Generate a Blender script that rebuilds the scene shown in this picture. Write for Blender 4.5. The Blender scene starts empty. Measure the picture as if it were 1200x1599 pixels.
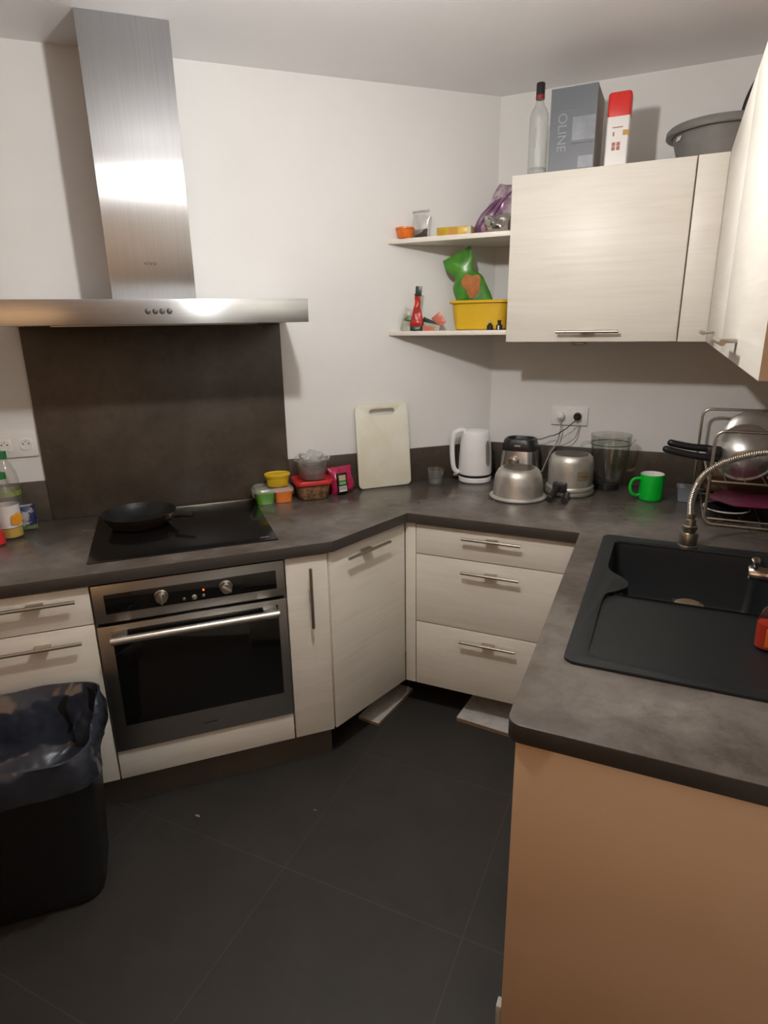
import bpy, bmesh, math, random
from mathutils import Vector, Matrix, noise
random.seed(7)
S = bpy.context.scene
COL = S.collection
PI = math.pi

# ------------------------------------------------------------------ camera, world, light, exposure
cam = bpy.data.cameras.new('camera')
camo = bpy.data.objects.new('camera', cam)
COL.objects.link(camo)
R_ = Vector((0.9094, 0.4156, -0.0160))
yaw, pitch, roll = 0.4286, -0.2965, -0.0166
cy_, sy_, cp_, sp_ = math.cos(yaw), math.sin(yaw), math.cos(pitch), math.sin(pitch)
Fv = Vector((-sy_*cp_, cy_*cp_, sp_)); Rv = Vector((cy_, sy_, 0)); Uv = Rv.cross(Fv)
cr, sr = math.cos(roll), math.sin(roll)
Rv, Uv = cr*Rv + sr*Uv, -sr*Rv + cr*Uv
M = Matrix((Rv, Uv, -Fv)).transposed().to_4x4()
M.translation = Vector((0.7651, -2.9247, 1.6155))
camo.matrix_world = M
cam.sensor_fit = 'HORIZONTAL'; cam.sensor_width = 36.0
cam.lens = 963.66*36/1200
cam.clip_start = 0.02
S.camera = camo

w = bpy.data.worlds.new('world'); S.world = w; w.use_nodes = True
w.node_tree.nodes['Background'].inputs[0].default_value = (0.02, 0.017, 0.014, 1)
w.node_tree.nodes['Background'].inputs[1].default_value = 1.0
S.view_settings.view_transform = 'Standard'
S.view_settings.look = 'None'
S.view_settings.gamma = 1
S.view_settings.use_curve_mapping = False
S.view_settings.exposure = 0.0
BULB_AT = (0.2068, -1.81, 2.2325)
BULB_STRENGTH = 1040.0
BULB_COLOR = (1.0, 0.97, 0.93)
ROOM_LIGHT = 20.0
rl = bpy.data.lights.new('room_light', 'POINT'); rl.energy = ROOM_LIGHT; rl.color = (1.0, 0.58, 0.30); rl.shadow_soft_size = 0.7
rlo = bpy.data.objects.new('room_light', rl); rlo.location = (-0.1, -4.5, 1.5); COL.objects.link(rlo)

# ------------------------------------------------------------------ frames
TH = 0.7740
class Frame:
    def __init__(s, ox, oy, a): s.o = Vector((ox, oy)); s.a = a
    def w(s, p):
        c, n = math.cos(s.a), math.sin(s.a)
        return Vector((s.o.x + c*p[0] - n*p[1], s.o.y + n*p[0] + c*p[1], p[2]))
FA = Frame(0, 0, TH)              # hood wall: x = -s along the wall, -y into the room
FB = Frame(0, 0, 0)               # socket wall
FC = Frame(0, 0, -PI/2)           # right wall: world x = y, world y = -x
DA = (-0.255, -1.170); FD = Frame(DA[0], DA[1], math.atan2(0.962, 0.273))

# ------------------------------------------------------------------ materials
MATS = {}
def newmat(name):
    m = bpy.data.materials.new(name); m.use_nodes = True; MATS[name] = m
    nt = m.node_tree; return m, nt, nt.nodes['Principled BSDF'], nt.nodes['Material Output']
def rgb(c): return (c[0], c[1], c[2], 1)
def setp(b, **k):
    for n, v in k.items():
        n = n.replace('_', ' ')
        if n in b.inputs: b.inputs[n].default_value = v
def coords(nt, stretch, coord='Object'):
    tc = nt.nodes.new('ShaderNodeTexCoord'); mp = nt.nodes.new('ShaderNodeMapping')
    mp.inputs['Scale'].default_value = stretch
    nt.links.new(tc.outputs[coord], mp.inputs['Vector']); return mp.outputs[0]
def noise_node(nt, vec, scale, detail=6, rough=.6, dist=0.0):
    n = nt.nodes.new('ShaderNodeTexNoise'); n.inputs['Scale'].default_value = scale
    n.inputs['Detail'].default_value = detail; n.inputs['Roughness'].default_value = rough
    n.inputs['Distortion'].default_value = dist
    nt.links.new(vec, n.inputs['Vector']); return n
def ramp(nt, fac, stops):
    r = nt.nodes.new('ShaderNodeValToRGB'); e = r.color_ramp.elements
    while len(e) < len(stops): e.new(.5)
    for i, (p, c) in enumerate(stops): e[i].position = p; e[i].color = rgb(c)
    nt.links.new(fac, r.inputs[0]); return r
def bump(nt, b, h, strength, dist=.002):
    n = nt.nodes.new('ShaderNodeBump'); n.inputs['Strength'].default_value = strength
    n.inputs['Distance'].default_value = dist
    nt.links.new(h, n.inputs['Height']); nt.links.new(n.outputs[0], b.inputs['Normal'])
def mat(name, c, c2=None, scale=8, rough=.5, metal=0, bmp=0, stretch=(1, 1, 1), detail=6, lo=.35, hi=.65, bd=.002, rvar=0, **k):
    m, nt, b, o = newmat(name)
    setp(b, Roughness=rough, Metallic=metal, **k)
    if c2 is None: c2 = tuple(x*.93 for x in c)
    v = coords(nt, stretch); n = noise_node(nt, v, scale, detail)
    r = ramp(nt, n.outputs['Fac'], [(lo, c2), (hi, c)])
    nt.links.new(r.outputs[0], b.inputs['Base Color'])
    if rvar:
        mr = nt.nodes.new('ShaderNodeMapRange'); mr.inputs['From Min'].default_value = .3; mr.inputs['From Max'].default_value = .7
        mr.inputs['To Min'].default_value = rough - rvar; mr.inputs['To Max'].default_value = rough + rvar
        nt.links.new(n.outputs['Fac'], mr.inputs['Value']); nt.links.new(mr.outputs[0], b.inputs['Roughness'])
    if bmp: bump(nt, b, n.outputs['Fac'], bmp, bd)
    return m
def brushed(name, c, rough, tangent, stretch, aniso=.85, bmp=.05):
    m, nt, b, o = newmat(name)
    setp(b, Metallic=1, Roughness=rough, Anisotropic=aniso)
    cx = nt.nodes.new('ShaderNodeCombineXYZ')
    for i in range(3): cx.inputs[i].default_value = tangent[i]
    nt.links.new(cx.outputs[0], b.inputs['Tangent'])
    v = coords(nt, stretch); n = noise_node(nt, v, 6, 4)
    r = ramp(nt, n.outputs['Fac'], [(.3, tuple(x*.9 for x in c)), (.7, c)])
    nt.links.new(r.outputs[0], b.inputs['Base Color'])
    if bmp: bump(nt, b, n.outputs['Fac'], bmp, .0005)
    return m
def clear(name, tint=(.96, .97, .97), rough=.03, base=.04, body=None, bodyfac=0.0):
    """thin clear glass or plastic: mostly transparent, glossy towards grazing angles, with an optional milky body"""
    m, nt, b, o = newmat(name); nt.nodes.remove(b)
    t = nt.nodes.new('ShaderNodeBsdfTransparent'); t.inputs[0].default_value = rgb(tint)
    g = nt.nodes.new('ShaderNodeBsdfGlossy'); g.inputs['Roughness'].default_value = rough
    f = nt.nodes.new('ShaderNodeLayerWeight'); f.inputs['Blend'].default_value = .5
    p = nt.nodes.new('ShaderNodeMath'); p.operation = 'POWER'; p.inputs[1].default_value = 2.6
    nt.links.new(f.outputs['Facing'], p.inputs[0])
    a = nt.nodes.new('ShaderNodeMath'); a.operation = 'MULTIPLY_ADD'; a.inputs[1].default_value = .7; a.inputs[2].default_value = base
    nt.links.new(p.outputs[0], a.inputs[0])
    mx = nt.nodes.new('ShaderNodeMixShader'); nt.links.new(a.outputs[0], mx.inputs[0])
    nt.links.new(t.outputs[0], mx.inputs[1]); nt.links.new(g.outputs[0], mx.inputs[2])
    out = mx.outputs[0]
    if bodyfac:
        d = nt.nodes.new('ShaderNodeBsdfDiffuse')
        v = coords(nt, (1, 1, 1)); n = noise_node(nt, v, 40, 3)
        r = ramp(nt, n.outputs['Fac'], [(.3, tuple(x*.85 for x in body)), (.7, body)])
        nt.links.new(r.outputs[0], d.inputs[0])
        m2 = nt.nodes.new('ShaderNodeMixShader'); m2.inputs[0].default_value = bodyfac
        nt.links.new(out, m2.inputs[1]); nt.links.new(d.outputs[0], m2.inputs[2]); out = m2.outputs[0]
    nt.links.new(out, o.inputs[0]); return m
def emit(name, c, s):
    m, nt, b, o = newmat(name); nt.nodes.remove(b)
    e = nt.nodes.new('ShaderNodeEmission'); e.inputs[0].default_value = rgb(c); e.inputs[1].default_value = s
    nt.links.new(e.outputs[0], o.inputs[0]); return m

W1DIR = (math.cos(TH), math.sin(TH), 0)
mat('paint', (.76, .755, .74), (.735, .73, .715), scale=3, rough=.75, bmp=.03)
mat('ceiling_paint', (.86, .85, .86), (.84, .83, .84), scale=3, rough=.42)

def wood_white():
    m, nt, b, o = newmat('white_wood'); setp(b, Roughness=.42)
    v = coords(nt, (1.3, 1.3, 46)); n = noise_node(nt, v, 3.0, 8, .65, .3)
    v2 = coords(nt, (.9, .9, 7)); n2 = noise_node(nt, v2, 2.2, 3, .5, 1.2)
    wv = nt.nodes.new('ShaderNodeTexWave'); wv.bands_direction = 'Z'; wv.inputs['Scale'].default_value = 5.5
    wv.inputs['Distortion'].default_value = 9; wv.inputs['Detail'].default_value = 2; wv.inputs['Detail Scale'].default_value = .6
    v3 = coords(nt, (.5, .5, 1.6)); nt.links.new(v3, wv.inputs['Vector'])
    ad = nt.nodes.new('ShaderNodeMath'); ad.operation = 'ADD'; nt.links.new(n.outputs['Fac'], ad.inputs[0]); nt.links.new(n2.outputs['Fac'], ad.inputs[1])
    r = ramp(nt, ad.outputs[0], [(.34, (.73, .685, .605)), (.60, (.80, .76, .685))])
    mu = nt.nodes.new('ShaderNodeMath'); mu.operation = 'MULTIPLY'; mu.inputs[1].default_value = .5
    nt.links.new(ad.outputs[0], mu.inputs[0]); nt.links.new(mu.outputs[0], r.inputs[0])
    nt.links.new(r.outputs[0], b.inputs['Base Color'])
    a2 = nt.nodes.new('ShaderNodeMath'); a2.operation = 'MULTIPLY_ADD'; a2.inputs[1].default_value = .8
    nt.links.new(wv.outputs['Fac'], a2.inputs[0]); nt.links.new(n.outputs['Fac'], a2.inputs[2])
    bump(nt, b, a2.outputs[0], .16, .0015)
    return m
wood_white()
mat('peach_melamine', (.76, .525, .335), (.72, .49, .305), scale=2.5, rough=.5, stretch=(1, 1, 2))
mat('peach_edge', (.62, .43, .27), rough=.5)
def concrete(name, dark, mid, light, rough):
    m, nt, b, o = newmat(name)
    v = coords(nt, (1, 1, 1)); n = noise_node(nt, v, 3.6, 9, .66, .12); n2 = noise_node(nt, v, 26, 5, .6); n3 = noise_node(nt, v, 11, 6, .75, .25)
    r = ramp(nt, n.outputs['Fac'], [(.30, dark), (.5, mid), (.72, light)])
    r3 = ramp(nt, n3.outputs['Fac'], [(.36, (.60, .58, .56)), (.48, (1, 1, 1))])
    mx = nt.nodes.new('ShaderNodeMixRGB'); mx.blend_type = 'MULTIPLY'; mx.inputs[0].default_value = .55
    nt.links.new(r.outputs[0], mx.inputs[1]); nt.links.new(r3.outputs[0], mx.inputs[2])
    r2 = ramp(nt, n2.outputs['Fac'], [(.3, (.86, .86, .86)), (.7, (1, 1, 1))])
    m2 = nt.nodes.new('ShaderNodeMixRGB'); m2.blend_type = 'MULTIPLY'; m2.inputs[0].default_value = 1
    nt.links.new(mx.outputs[0], m2.inputs[1]); nt.links.new(r2.outputs[0], m2.inputs[2])
    nt.links.new(m2.outputs[0], b.inputs['Base Color'])
    setp(b, Roughness=rough); bump(nt, b, n2.outputs['Fac'], .04, .001)
    return m
concrete('worktop_concrete', (.072, .060, .051), (.125, .106, .092), (.215, .188, .166), .24)
mat('worktop_edge', (.055, .046, .040), (.047, .039, .034), scale=12, rough=.4)
concrete('splash_concrete', (.046, .035, .026), (.071, .056, .042), (.110, .089, .066), .42)
def tiles():
    m, nt, b, o = newmat('slate_tiles')
    tc = nt.nodes.new('ShaderNodeTexCoord'); mp = nt.nodes.new('ShaderNodeMapping')
    mp.inputs['Location'].default_value = (.165, 1.682, 0)
    nt.links.new(tc.outputs['Object'], mp.inputs['Vector'])
    br = nt.nodes.new('ShaderNodeTexBrick'); br.offset = 0; br.inputs['Scale'].default_value = 1
    br.inputs['Brick Width'].default_value = .578; br.inputs['Row Height'].default_value = .578
    br.inputs['Mortar Size'].default_value = .0022; br.inputs['Mortar Smooth'].default_value = .3
    br.inputs['Color1'].default_value = rgb((.028, .0255, .0228)); br.inputs['Color2'].default_value = rgb((.032, .029, .026)); br.inputs['Mortar'].default_value = rgb((.052, .046, .040))
    nt.links.new(mp.outputs[0], br.inputs['Vector'])
    n = noise_node(nt, tc.outputs['Object'], 5, 8, .65, .4)
    r = ramp(nt, n.outputs['Fac'], [(.3, (.8, .8, .8)), (.7, (1.25, 1.22, 1.18))])
    mx = nt.nodes.new('ShaderNodeMixRGB'); mx.blend_type = 'MULTIPLY'; mx.inputs[0].default_value = 1
    nt.links.new(br.outputs['Color'], mx.inputs[1]); nt.links.new(r.outputs[0], mx.inputs[2])
    nt.links.new(mx.outputs[0], b.inputs['Base Color']); setp(b, Roughness=.55)
    n2 = noise_node(nt, tc.outputs['Object'], 45, 5); bump(nt, b, n2.outputs['Fac'], .1, .002)
tiles()
brushed('steel_vertical_brush', (.62, .63, .645), .38, W1DIR, (40, 40, .6), 1.0)
brushed('steel_horizontal_brush', (.575, .58, .585), .27, (0, 0, 1), (.6, .6, 40), .85)
brushed('oven_steel', (.43, .415, .39), .34, (0, 0, 1), (.6, .6, 40), .6)
mat('handle_steel', (.46, .42, .36), rough=.36, metal=1, scale=60)
mat('oven_bar_steel', (.72, .68, .62), rough=.32, metal=1, scale=60)
mat('faucet_metal', (.50, .465, .41), rough=.30, metal=1, scale=40)
mat('chrome', (.72, .70, .67), rough=.14, metal=1, scale=40)
mat('wire_steel', (.66, .61, .53), rough=.3, metal=1, scale=40)
mat('aluminium', (.64, .62, .57), (.53, .51, .46), rough=.42, metal=.75, scale=25, rvar=.06)
mat('aluminium_bright', (.70, .69, .66), (.6, .59, .56), rough=.32, metal=.85, scale=20)
mat('stained_base', (.46, .41, .33), (.24, .19, .13), rough=.3, metal=1, scale=14, lo=.4, hi=.6)
mat('blackened_base', (.16, .145, .13), (.09, .075, .06), rough=.45, metal=.7, scale=14)
mat('black_plastic', (.014, .014, .015), rough=.38, scale=30)
mat('black_matte', (.010, .010, .011), rough=.6, scale=30)
mat('black_glass', (.006, .006, .006), rough=.09, scale=4, Coat_Weight=.5)
mat('cooktop_glass', (.009, .0085, .008), (.006, .006, .006), rough=.16, scale=6, rvar=.05)
mat('nonstick', (.016, .016, .017), rough=.33, scale=50)
mat('pan_brown', (.030, .018, .013), rough=.4, scale=30)
mat('white_plastic', (.86, .865, .87), rough=.3, scale=10)
mat('switch_white', (.82, .81, .79), rough=.35, scale=10)
mat('hole_dark', (.02, .018, .016), rough=.7)
mat('grey_cord', (.42, .41, .40), rough=.5)
mat('brown_cord', (.28, .22, .18), rough=.5)
mat('sink_granite', (.0125, .0150, .0175), (.008, .0095, .0112), scale=180, rough=.42, detail=3, bmp=.05, bd=.0006)
mat('brass_strainer', (.72, .63, .45), rough=.3, metal=1, scale=40)
mat('plinth_brown', (.115, .092, .075), (.09, .072, .06), scale=5, rough=.5)
mat('plank_white', (.62, .60, .57), (.5, .48, .45), scale=30, rough=.5)
mat('chipboard', (.30, .19, .11), (.2, .12, .07), scale=90, rough=.8)
mat('yellow_plastic', (.68, .42, .02), rough=.35, scale=10)
mat('yellow_tub', (.74, .49, .02), rough=.35, scale=10)
mat('orange_plastic', (.80, .18, .02), rough=.35, scale=10)
mat('green_food_plastic', (.12, .38, .03), rough=.4, scale=10)
mat('orange_food_plastic', (.90, .24, .02), rough=.4, scale=10)
mat('red_plastic', (.56, .025, .025), rough=.35, scale=10)
mat('mug_green', (.0, .52, .035), rough=.3, scale=10)
mat('ceramic_white', (.82, .80, .77), rough=.2, scale=10)
mat('board_white', (.78, .78, .70), (.70, .66, .50), scale=3.2, rough=.45, lo=.4, hi=.62)
mat('packet_magenta', (.50, .02, .09), (.35, .01, .06), scale=14, rough=.3)
mat('packet_black', (.012, .011, .011), rough=.3)
mat('label_white', (.78, .76, .72), rough=.5)
mat('label_green', (.16, .44, .13), rough=.5)
mat('bottle_green_print', (.10, .20, .05), (.35, .36, .05), scale=14, rough=.5)
mat('label_tan', (.52, .42, .24), rough=.5)
mat('sticker_tan', (.47, .38, .27), (.40, .31, .21), scale=30, rough=.6)
mat('rust_mark', (.22, .11, .05), rough=.7)
mat('dried_food', (.42, .27, .14), (.07, .04, .025), scale=55, rough=.7, lo=.42, hi=.55)
mat('purple_food', (.24, .12, .11), (.10, .05, .05), scale=50, rough=.6)
mat('box_grey', (.118, .130, .152), (.102, .113, .133), scale=6, rough=.45)
mat('box_side', (.34, .30, .26), (.28, .25, .21), scale=6, rough=.6)
mat('box_print', (.26, .275, .295), rough=.5)
mat('tape_grey', (.22, .24, .265), (.15, .165, .19), scale=14, rough=.38)
mat('red_lid', (.66, .03, .022), rough=.35)
mat('carton_white', (.74, .72, .70), rough=.4)
mat('gold_print', (.50, .26, .03), rough=.5)
mat('red_print', (.38, .11, .08), rough=.5)
mat('colander_grey', (.20, .195, .185), (.17, .165, .155), scale=20, rough=.4)
mat('cap_red', (.25, .02, .03), rough=.4)
mat('packet_green', (.085, .30, .03), (.035, .17, .02), scale=16, rough=.28)
mat('packet_print_orange', (.85, .33, .10), (.66, .24, .07), scale=40, rough=.35)
mat('packet_red', (.52, .03, .02), (.36, .02, .015), scale=20, rough=.3)
mat('packet_dark_green', (.012, .055, .035), (.02, .03, .025), scale=30, rough=.35)
mat('packet_pale', (.50, .49, .43), (.30, .31, .25), scale=25, rough=.4)
mat('packet_olive', (.13, .17, .07), (.08, .12, .04), scale=40, rough=.4)
mat('sachet_coral', (.62, .19, .12), (.5, .14, .1), scale=25, rough=.35)
mat('foil', (.55, .53, .50), (.35, .33, .31), scale=20, rough=.25, metal=1)
mat('foil_purple', (.56, .48, .50), (.20, .10, .18), scale=12, rough=.3, metal=.3, lo=.42, hi=.56)
mat('foil_stripe', (.17, .06, .15), rough=.35)
mat('spice_box_yellow', (.62, .40, .03), (.42, .27, .03), scale=12, rough=.3)
mat('tea_dark', (.06, .045, .035), (.03, .022, .018), scale=80, rough=.8)
mat('bin_black', (.006, .006, .007), rough=.45, scale=20)
mat('bag_film', (.034, .041, .058), (.024, .028, .042), scale=9, rough=.15, bmp=.9, bd=.02, detail=2, Specular_IOR_Level=.8)
mat('oil', (.62, .40, .03), rough=.1, scale=10)
mat('bottle_label', (.74, .72, .70), (.66, .63, .62), scale=12, rough=.4)
mat('flower_orange', (.75, .32, .02), rough=.5)
mat('cap_green', (.02, .17, .05), rough=.4)
mat('packet_blue', (.012, .016, .07), (.36, .36, .38), scale=22, rough=.35, lo=.42, hi=.48)
mat('soap_red', (.50, .035, .01), (.42, .03, .01), rough=.15, scale=10)
mat('label_orange', (.80, .16, .02), rough=.4)
mat('mat_magenta', (.18, .016, .06), (.14, .012, .05), scale=8, rough=.35)
mat('brown_wood', (.14, .075, .04), (.08, .04, .02), scale=10, stretch=(1, 1, 6), rough=.5)
mat('tub_pale', (.30, .34, .38), rough=.35, Transmission_Weight=.2)
mat('crumb', (.35, .22, .12), rough=.8)
mat('button_grey', (.09, .09, .09), rough=.35)
mat('print_dark', (.04, .04, .04), rough=.5)
mat('print_grey', (.40, .40, .39), rough=.5)
emit('bulb_glow', BULB_COLOR, BULB_STRENGTH)
emit('indicator_orange', (1, .2, .03), 1.2)
clear('clear_glass', base=.06)
clear('cup_glass', base=.08, rough=.06, body=(.7, .72, .72), bodyfac=.035)
clear('jug_glass', tint=(.93, .94, .92), base=.06)
clear('bottle_glass', tint=(.93, .95, .94), base=.07, body=(.62, .64, .62), bodyfac=.03)
clear('clear_plastic', tint=(.95, .95, .94), base=.04, rough=.1, body=(.75, .75, .73), bodyfac=.08)
clear('milky_plastic', tint=(.92, .92, .90), base=.05, rough=.18, body=(.78, .76, .72), bodyfac=.28)
clear('amber_plastic', tint=(.90, .78, .62), base=.05, rough=.12, body=(.5, .32, .2), bodyfac=.2)
clear('film_bag', tint=(.95, .95, .95), base=.12, rough=.1, body=(.8, .8, .79), bodyfac=.25)

# ------------------------------------------------------------------ mesh helpers
def B(): return bmesh.new()
def bevel_all(bm, w, seg=2, ang=.5):
    es = [e for e in bm.edges if len(e.link_faces) == 2 and e.calc_face_angle(0) > ang]
    if es and w > 0: bmesh.ops.bevel(bm, geom=es, offset=w, segments=seg, affect='EDGES', profile=.5, clamp_overlap=True)
def box(bm, x0, x1, y0, y1, z0, z1, bev=0, seg=2):
    t = B(); bmesh.ops.create_cube(t, size=1)
    for v in t.verts: v.co = Vector(((x0+x1)/2 + v.co.x*(x1-x0), (y0+y1)/2 + v.co.y*(y1-y0), (z0+z1)/2 + v.co.z*(z1-z0)))
    if bev: bevel_all(t, bev, seg)
    join(bm, t); return bm
def join(bm, t, mtx=None):
    if mtx is not None: bmesh.ops.transform(t, matrix=mtx, verts=t.verts)
    me = bpy.data.meshes.new('tmp'); t.to_mesh(me); t.free(); bm.from_mesh(me); bpy.data.meshes.remove(me); return bm
def bx(*a, **k): return box(B(), *a, **k)
def prism(poly, z0, z1, bev=0, holes=()):
    bm = B(); loops = []
    for P in [poly] + list(holes):
        vs = [bm.verts.new((p[0], p[1], z1)) for p in P]
        for i in range(len(vs)): bm.edges.new((vs[i], vs[(i+1) % len(vs)]))
    bmesh.ops.triangle_fill(bm, use_beauty=True, use_dissolve=True, edges=bm.edges[:], normal=(0, 0, 1))
    for f in bm.faces:
        if f.normal.z < 0: f.normal_flip()
    r = bmesh.ops.extrude_face_region(bm, geom=bm.faces[:])
    vs = [g for g in r['geom'] if isinstance(g, bmesh.types.BMVert)]
    for v in vs: v.co.z = z0
    bmesh.ops.recalc_face_normals(bm, faces=bm.faces)
    if bev: bevel_all(bm, bev, 2, 1.0)
    return bm
def ring(bm, pts): return [bm.verts.new(p) for p in pts]
def bridge(bm, a, b):
    n = len(a)
    for i in range(n): bm.faces.new((a[i], a[(i+1) % n], b[(i+1) % n], b[i]))
def lathe(prof, n=40, cx=0, cy=0, sx=1, sy=1, cap0=True, cap1=True):
    bm = B(); rs = []
    for r, z in prof:
        r = max(r, 1e-4)
        rs.append(ring(bm, [(cx + sx*r*math.cos(2*PI*i/n), cy + sy*r*math.sin(2*PI*i/n), z) for i in range(n)]))
    for a, b in zip(rs, rs[1:]): bridge(bm, a, b)
    if cap0: bm.faces.new(rs[0][::-1])
    if cap1: bm.faces.new(rs[-1])
    bmesh.ops.recalc_face_normals(bm, faces=bm.faces); return bm
def rrect(w, d, r, n=6):
    r = min(r, w/2-1e-4, d/2-1e-4); P = []
    for cx, cy, a0 in ((w/2-r, d/2-r, 0), (-w/2+r, d/2-r, PI/2), (-w/2+r, -d/2+r, PI), (w/2-r, -d/2+r, 1.5*PI)):
        for i in range(n+1):
            a = a0 + PI/2*i/n; P.append((cx + r*math.cos(a), cy + r*math.sin(a)))
    return P
def rloft(secs, cx=0, cy=0, n=6, cap0=True, cap1=True, wob=None):
    """secs: (w, d, r, z[, ox, oy]) rounded rectangles lofted upwards"""
    bm = B(); rs = []
    for s in secs:
        ox, oy = (s[4], s[5]) if len(s) > 4 else (0, 0)
        rs.append(ring(bm, [(cx+ox+p[0], cy+oy+p[1], s[3]) for p in rrect(s[0], s[1], s[2], n)]))
    for a, b in zip(rs, rs[1:]): bridge(bm, a, b)
    if cap0: bm.faces.new(rs[0][::-1])
    if cap1: bm.faces.new(rs[-1])
    bmesh.ops.recalc_face_normals(bm, faces=bm.faces); return bm
def fillet(pts, r, n=6, closed=False):
    P = [Vector(p) for p in pts]; out = []; N = len(P)
    for i in range(N):
        if not closed and i in (0, N-1): out.append(P[i]); continue
        a, b, c = P[i-1], P[i], P[(i+1) % N]
        u, v = (a-b), (c-b); q = min(r, u.length*.49, v.length*.49); u.normalize(); v.normalize()
        p0, p1 = b+u*q, b+v*q
        for k in range(n+1):
            t = k/n; out.append((1-t)**2*p0 + 2*t*(1-t)*b + t*t*p1)
    return out
def spline(pts, n=8):
    P = [Vector(p) for p in pts]; P = [2*P[0]-P[1]] + P + [2*P[-1]-P[-2]]; out = []
    for i in range(1, len(P)-2):
        for k in range(n):
            t = k/n; a, b, c, d = P[i-1:i+3]
            out.append(.5*((2*b) + (c-a)*t + (2*a-5*b+4*c-d)*t*t + (3*b-a-3*c+d)*t**3))
    out.append(P[-2]); return out
def tube(bm, pts, r, n=10, closed=False, radii=None):
    P = [Vector(p) for p in pts]; N = len(P); rs = []
    t0 = (P[1]-P[0]).normalized(); up = Vector((0, 0, 1)) if abs(t0.z) < .9 else Vector((1, 0, 0))
    nrm = t0.cross(up).normalized()
    for i in range(N):
        t = (P[(i+1) % N]-P[i-1]) if (closed or 0 < i < N-1) else (P[1]-P[0] if i == 0 else P[-1]-P[-2])
        t.normalize(); nrm = (nrm - t*nrm.dot(t)).normalized(); bi = t.cross(nrm)
        rr = radii[i] if radii else r
        rs.append(ring(bm, [P[i] + rr*(math.cos(2*PI*k/n)*nrm + math.sin(2*PI*k/n)*bi) for k in range(n)]))
    for a, b in zip(rs, rs[1:]): bridge(bm, a, b)
    if closed: bridge(bm, rs[-1], rs[0])
    else: bm.faces.new(rs[0][::-1]); bm.faces.new(rs[-1])
    bmesh.ops.recalc_face_normals(bm, faces=bm.faces); return bm
def tb(pts, r, n=10, closed=False, radii=None): return tube(B(), pts, r, n, closed, radii)
def cyl(bm, a, b, r, n=20): return tube(bm, [a, b], r, n)
def pillow(w, h, t, wf=None, seed=0, crumple=.006, nu=22, nv=26, flat0=.0, freq=18):
    """a filled pouch: x width, z height, y thickness; wf(v) gives relative width at height v"""
    bm = B(); G = {}
    for s in (0, 1):
        for i in range(nu+1):
            for j in range(nv+1):
                u, v = i/nu, j/nv
                if s == 1 and i in (0, nu): G[s, i, j] = G[0, i, j]; continue
                if s == 1 and j in (nv,): G[s, i, j] = G[0, i, j]; continue
                k = wf(v) if wf else 1
                x = (u-.5)*w*k; z = v*h
                pr = (max(0, 1-(2*u-1)**2))**.5 * (max(0, 1-v**2.6))**.6 * (min(1, (v+.10)*4))**.7
                d = Vector((x*freq, z*freq, seed*7.3+s*3)); nz = noise.noise(d) + .5*noise.noise(d*2.3)
                y = (-1 if s == 0 else 1)*t/2*pr*k + nz*crumple*(1-.3*(i in (0, nu)))
                G[s, i, j] = bm.verts.new((x + crumple*.6*noise.noise(d*1.7+Vector((9, 1, 4))), y, z + .4*crumple*noise.noise(d*1.3+Vector((2, 8, 1)))))
    for s in (0, 1):
        for i in range(nu):
            for j in range(nv):
                q = [G[s, i, j], G[s, i+1, j], G[s, i+1, j+1], G[s, i, j+1]]
                q2 = []
                for x in q:
                    if x not in q2: q2.append(x)
                if len(q2) > 2:
                    try: bm.faces.new(q2 if s == 0 else q2[::-1])
                    except ValueError: pass
    bs = [G[0, i, 0] for i in range(nu+1)] + [G[1, i, 0] for i in range(nu-1, 0, -1)]
    try: bm.faces.new(bs[::-1])
    except ValueError: pass
    bmesh.ops.recalc_face_normals(bm, faces=bm.faces)
    return bm
def text_bm(s, size, mtx, ext=.0004, space=1.0):
    c = bpy.data.curves.new('txt', 'FONT'); c.body = s; c.size = size; c.extrude = ext; c.align_x = 'CENTER'; c.align_y = 'CENTER'; c.space_character = space
    o = bpy.data.objects.new('txt', c); COL.objects.link(o); bpy.context.view_layer.update()
    me = bpy.data.meshes.new_from_object(o); bpy.data.objects.remove(o); bpy.data.curves.remove(c)
    bm = B(); bm.from_mesh(me); bpy.data.meshes.remove(me); bmesh.ops.transform(bm, matrix=mtx, verts=bm.verts); return bm
RX90 = Matrix.Rotation(PI/2, 4, 'X')
def T(x, y, z): return Matrix.Translation((x, y, z))
def xf(bm, m): bmesh.ops.transform(bm, matrix=m, verts=bm.verts); return bm
def rot(a, ax): return Matrix.Rotation(a, 4, ax)

# ------------------------------------------------------------------ object helpers
ORG = {}
def finish(o, label=None, cat=None, group=None, kind=None):
    if label: o['label'] = label
    if cat: o['category'] = cat
    if group: o['group'] = group
    if kind: o['kind'] = kind
    return o
def thing(name, label, cat, base=(0, 0, 0), frame=FB, group=None):
    o = bpy.data.objects.new(name, None); COL.objects.link(o); o.empty_display_size = .03
    o.location = frame.w(base); o.rotation_euler = (0, 0, frame.a); ORG[o.name] = Vector(base)
    return finish(o, label, cat, group)
def mesh_of(name, bm, m, smooth=.7):
    me = bpy.data.meshes.new(name); bm.to_mesh(me); bm.free()
    if smooth:
        me.polygons.foreach_set('use_smooth', [True]*len(me.polygons))
        me.set_sharp_from_angle(angle=smooth)
    me.materials.append(MATS[m]); return me
def part(name, bm, m, parent, smooth=.7, label=None):
    bmesh.ops.translate(bm, vec=-ORG[parent.name], verts=bm.verts)
    o = bpy.data.objects.new(name, mesh_of(name, bm, m, smooth)); COL.objects.link(o)
    o.parent = parent; ORG[o.name] = ORG[parent.name]
    if label: o['label'] = label
    return o
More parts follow.
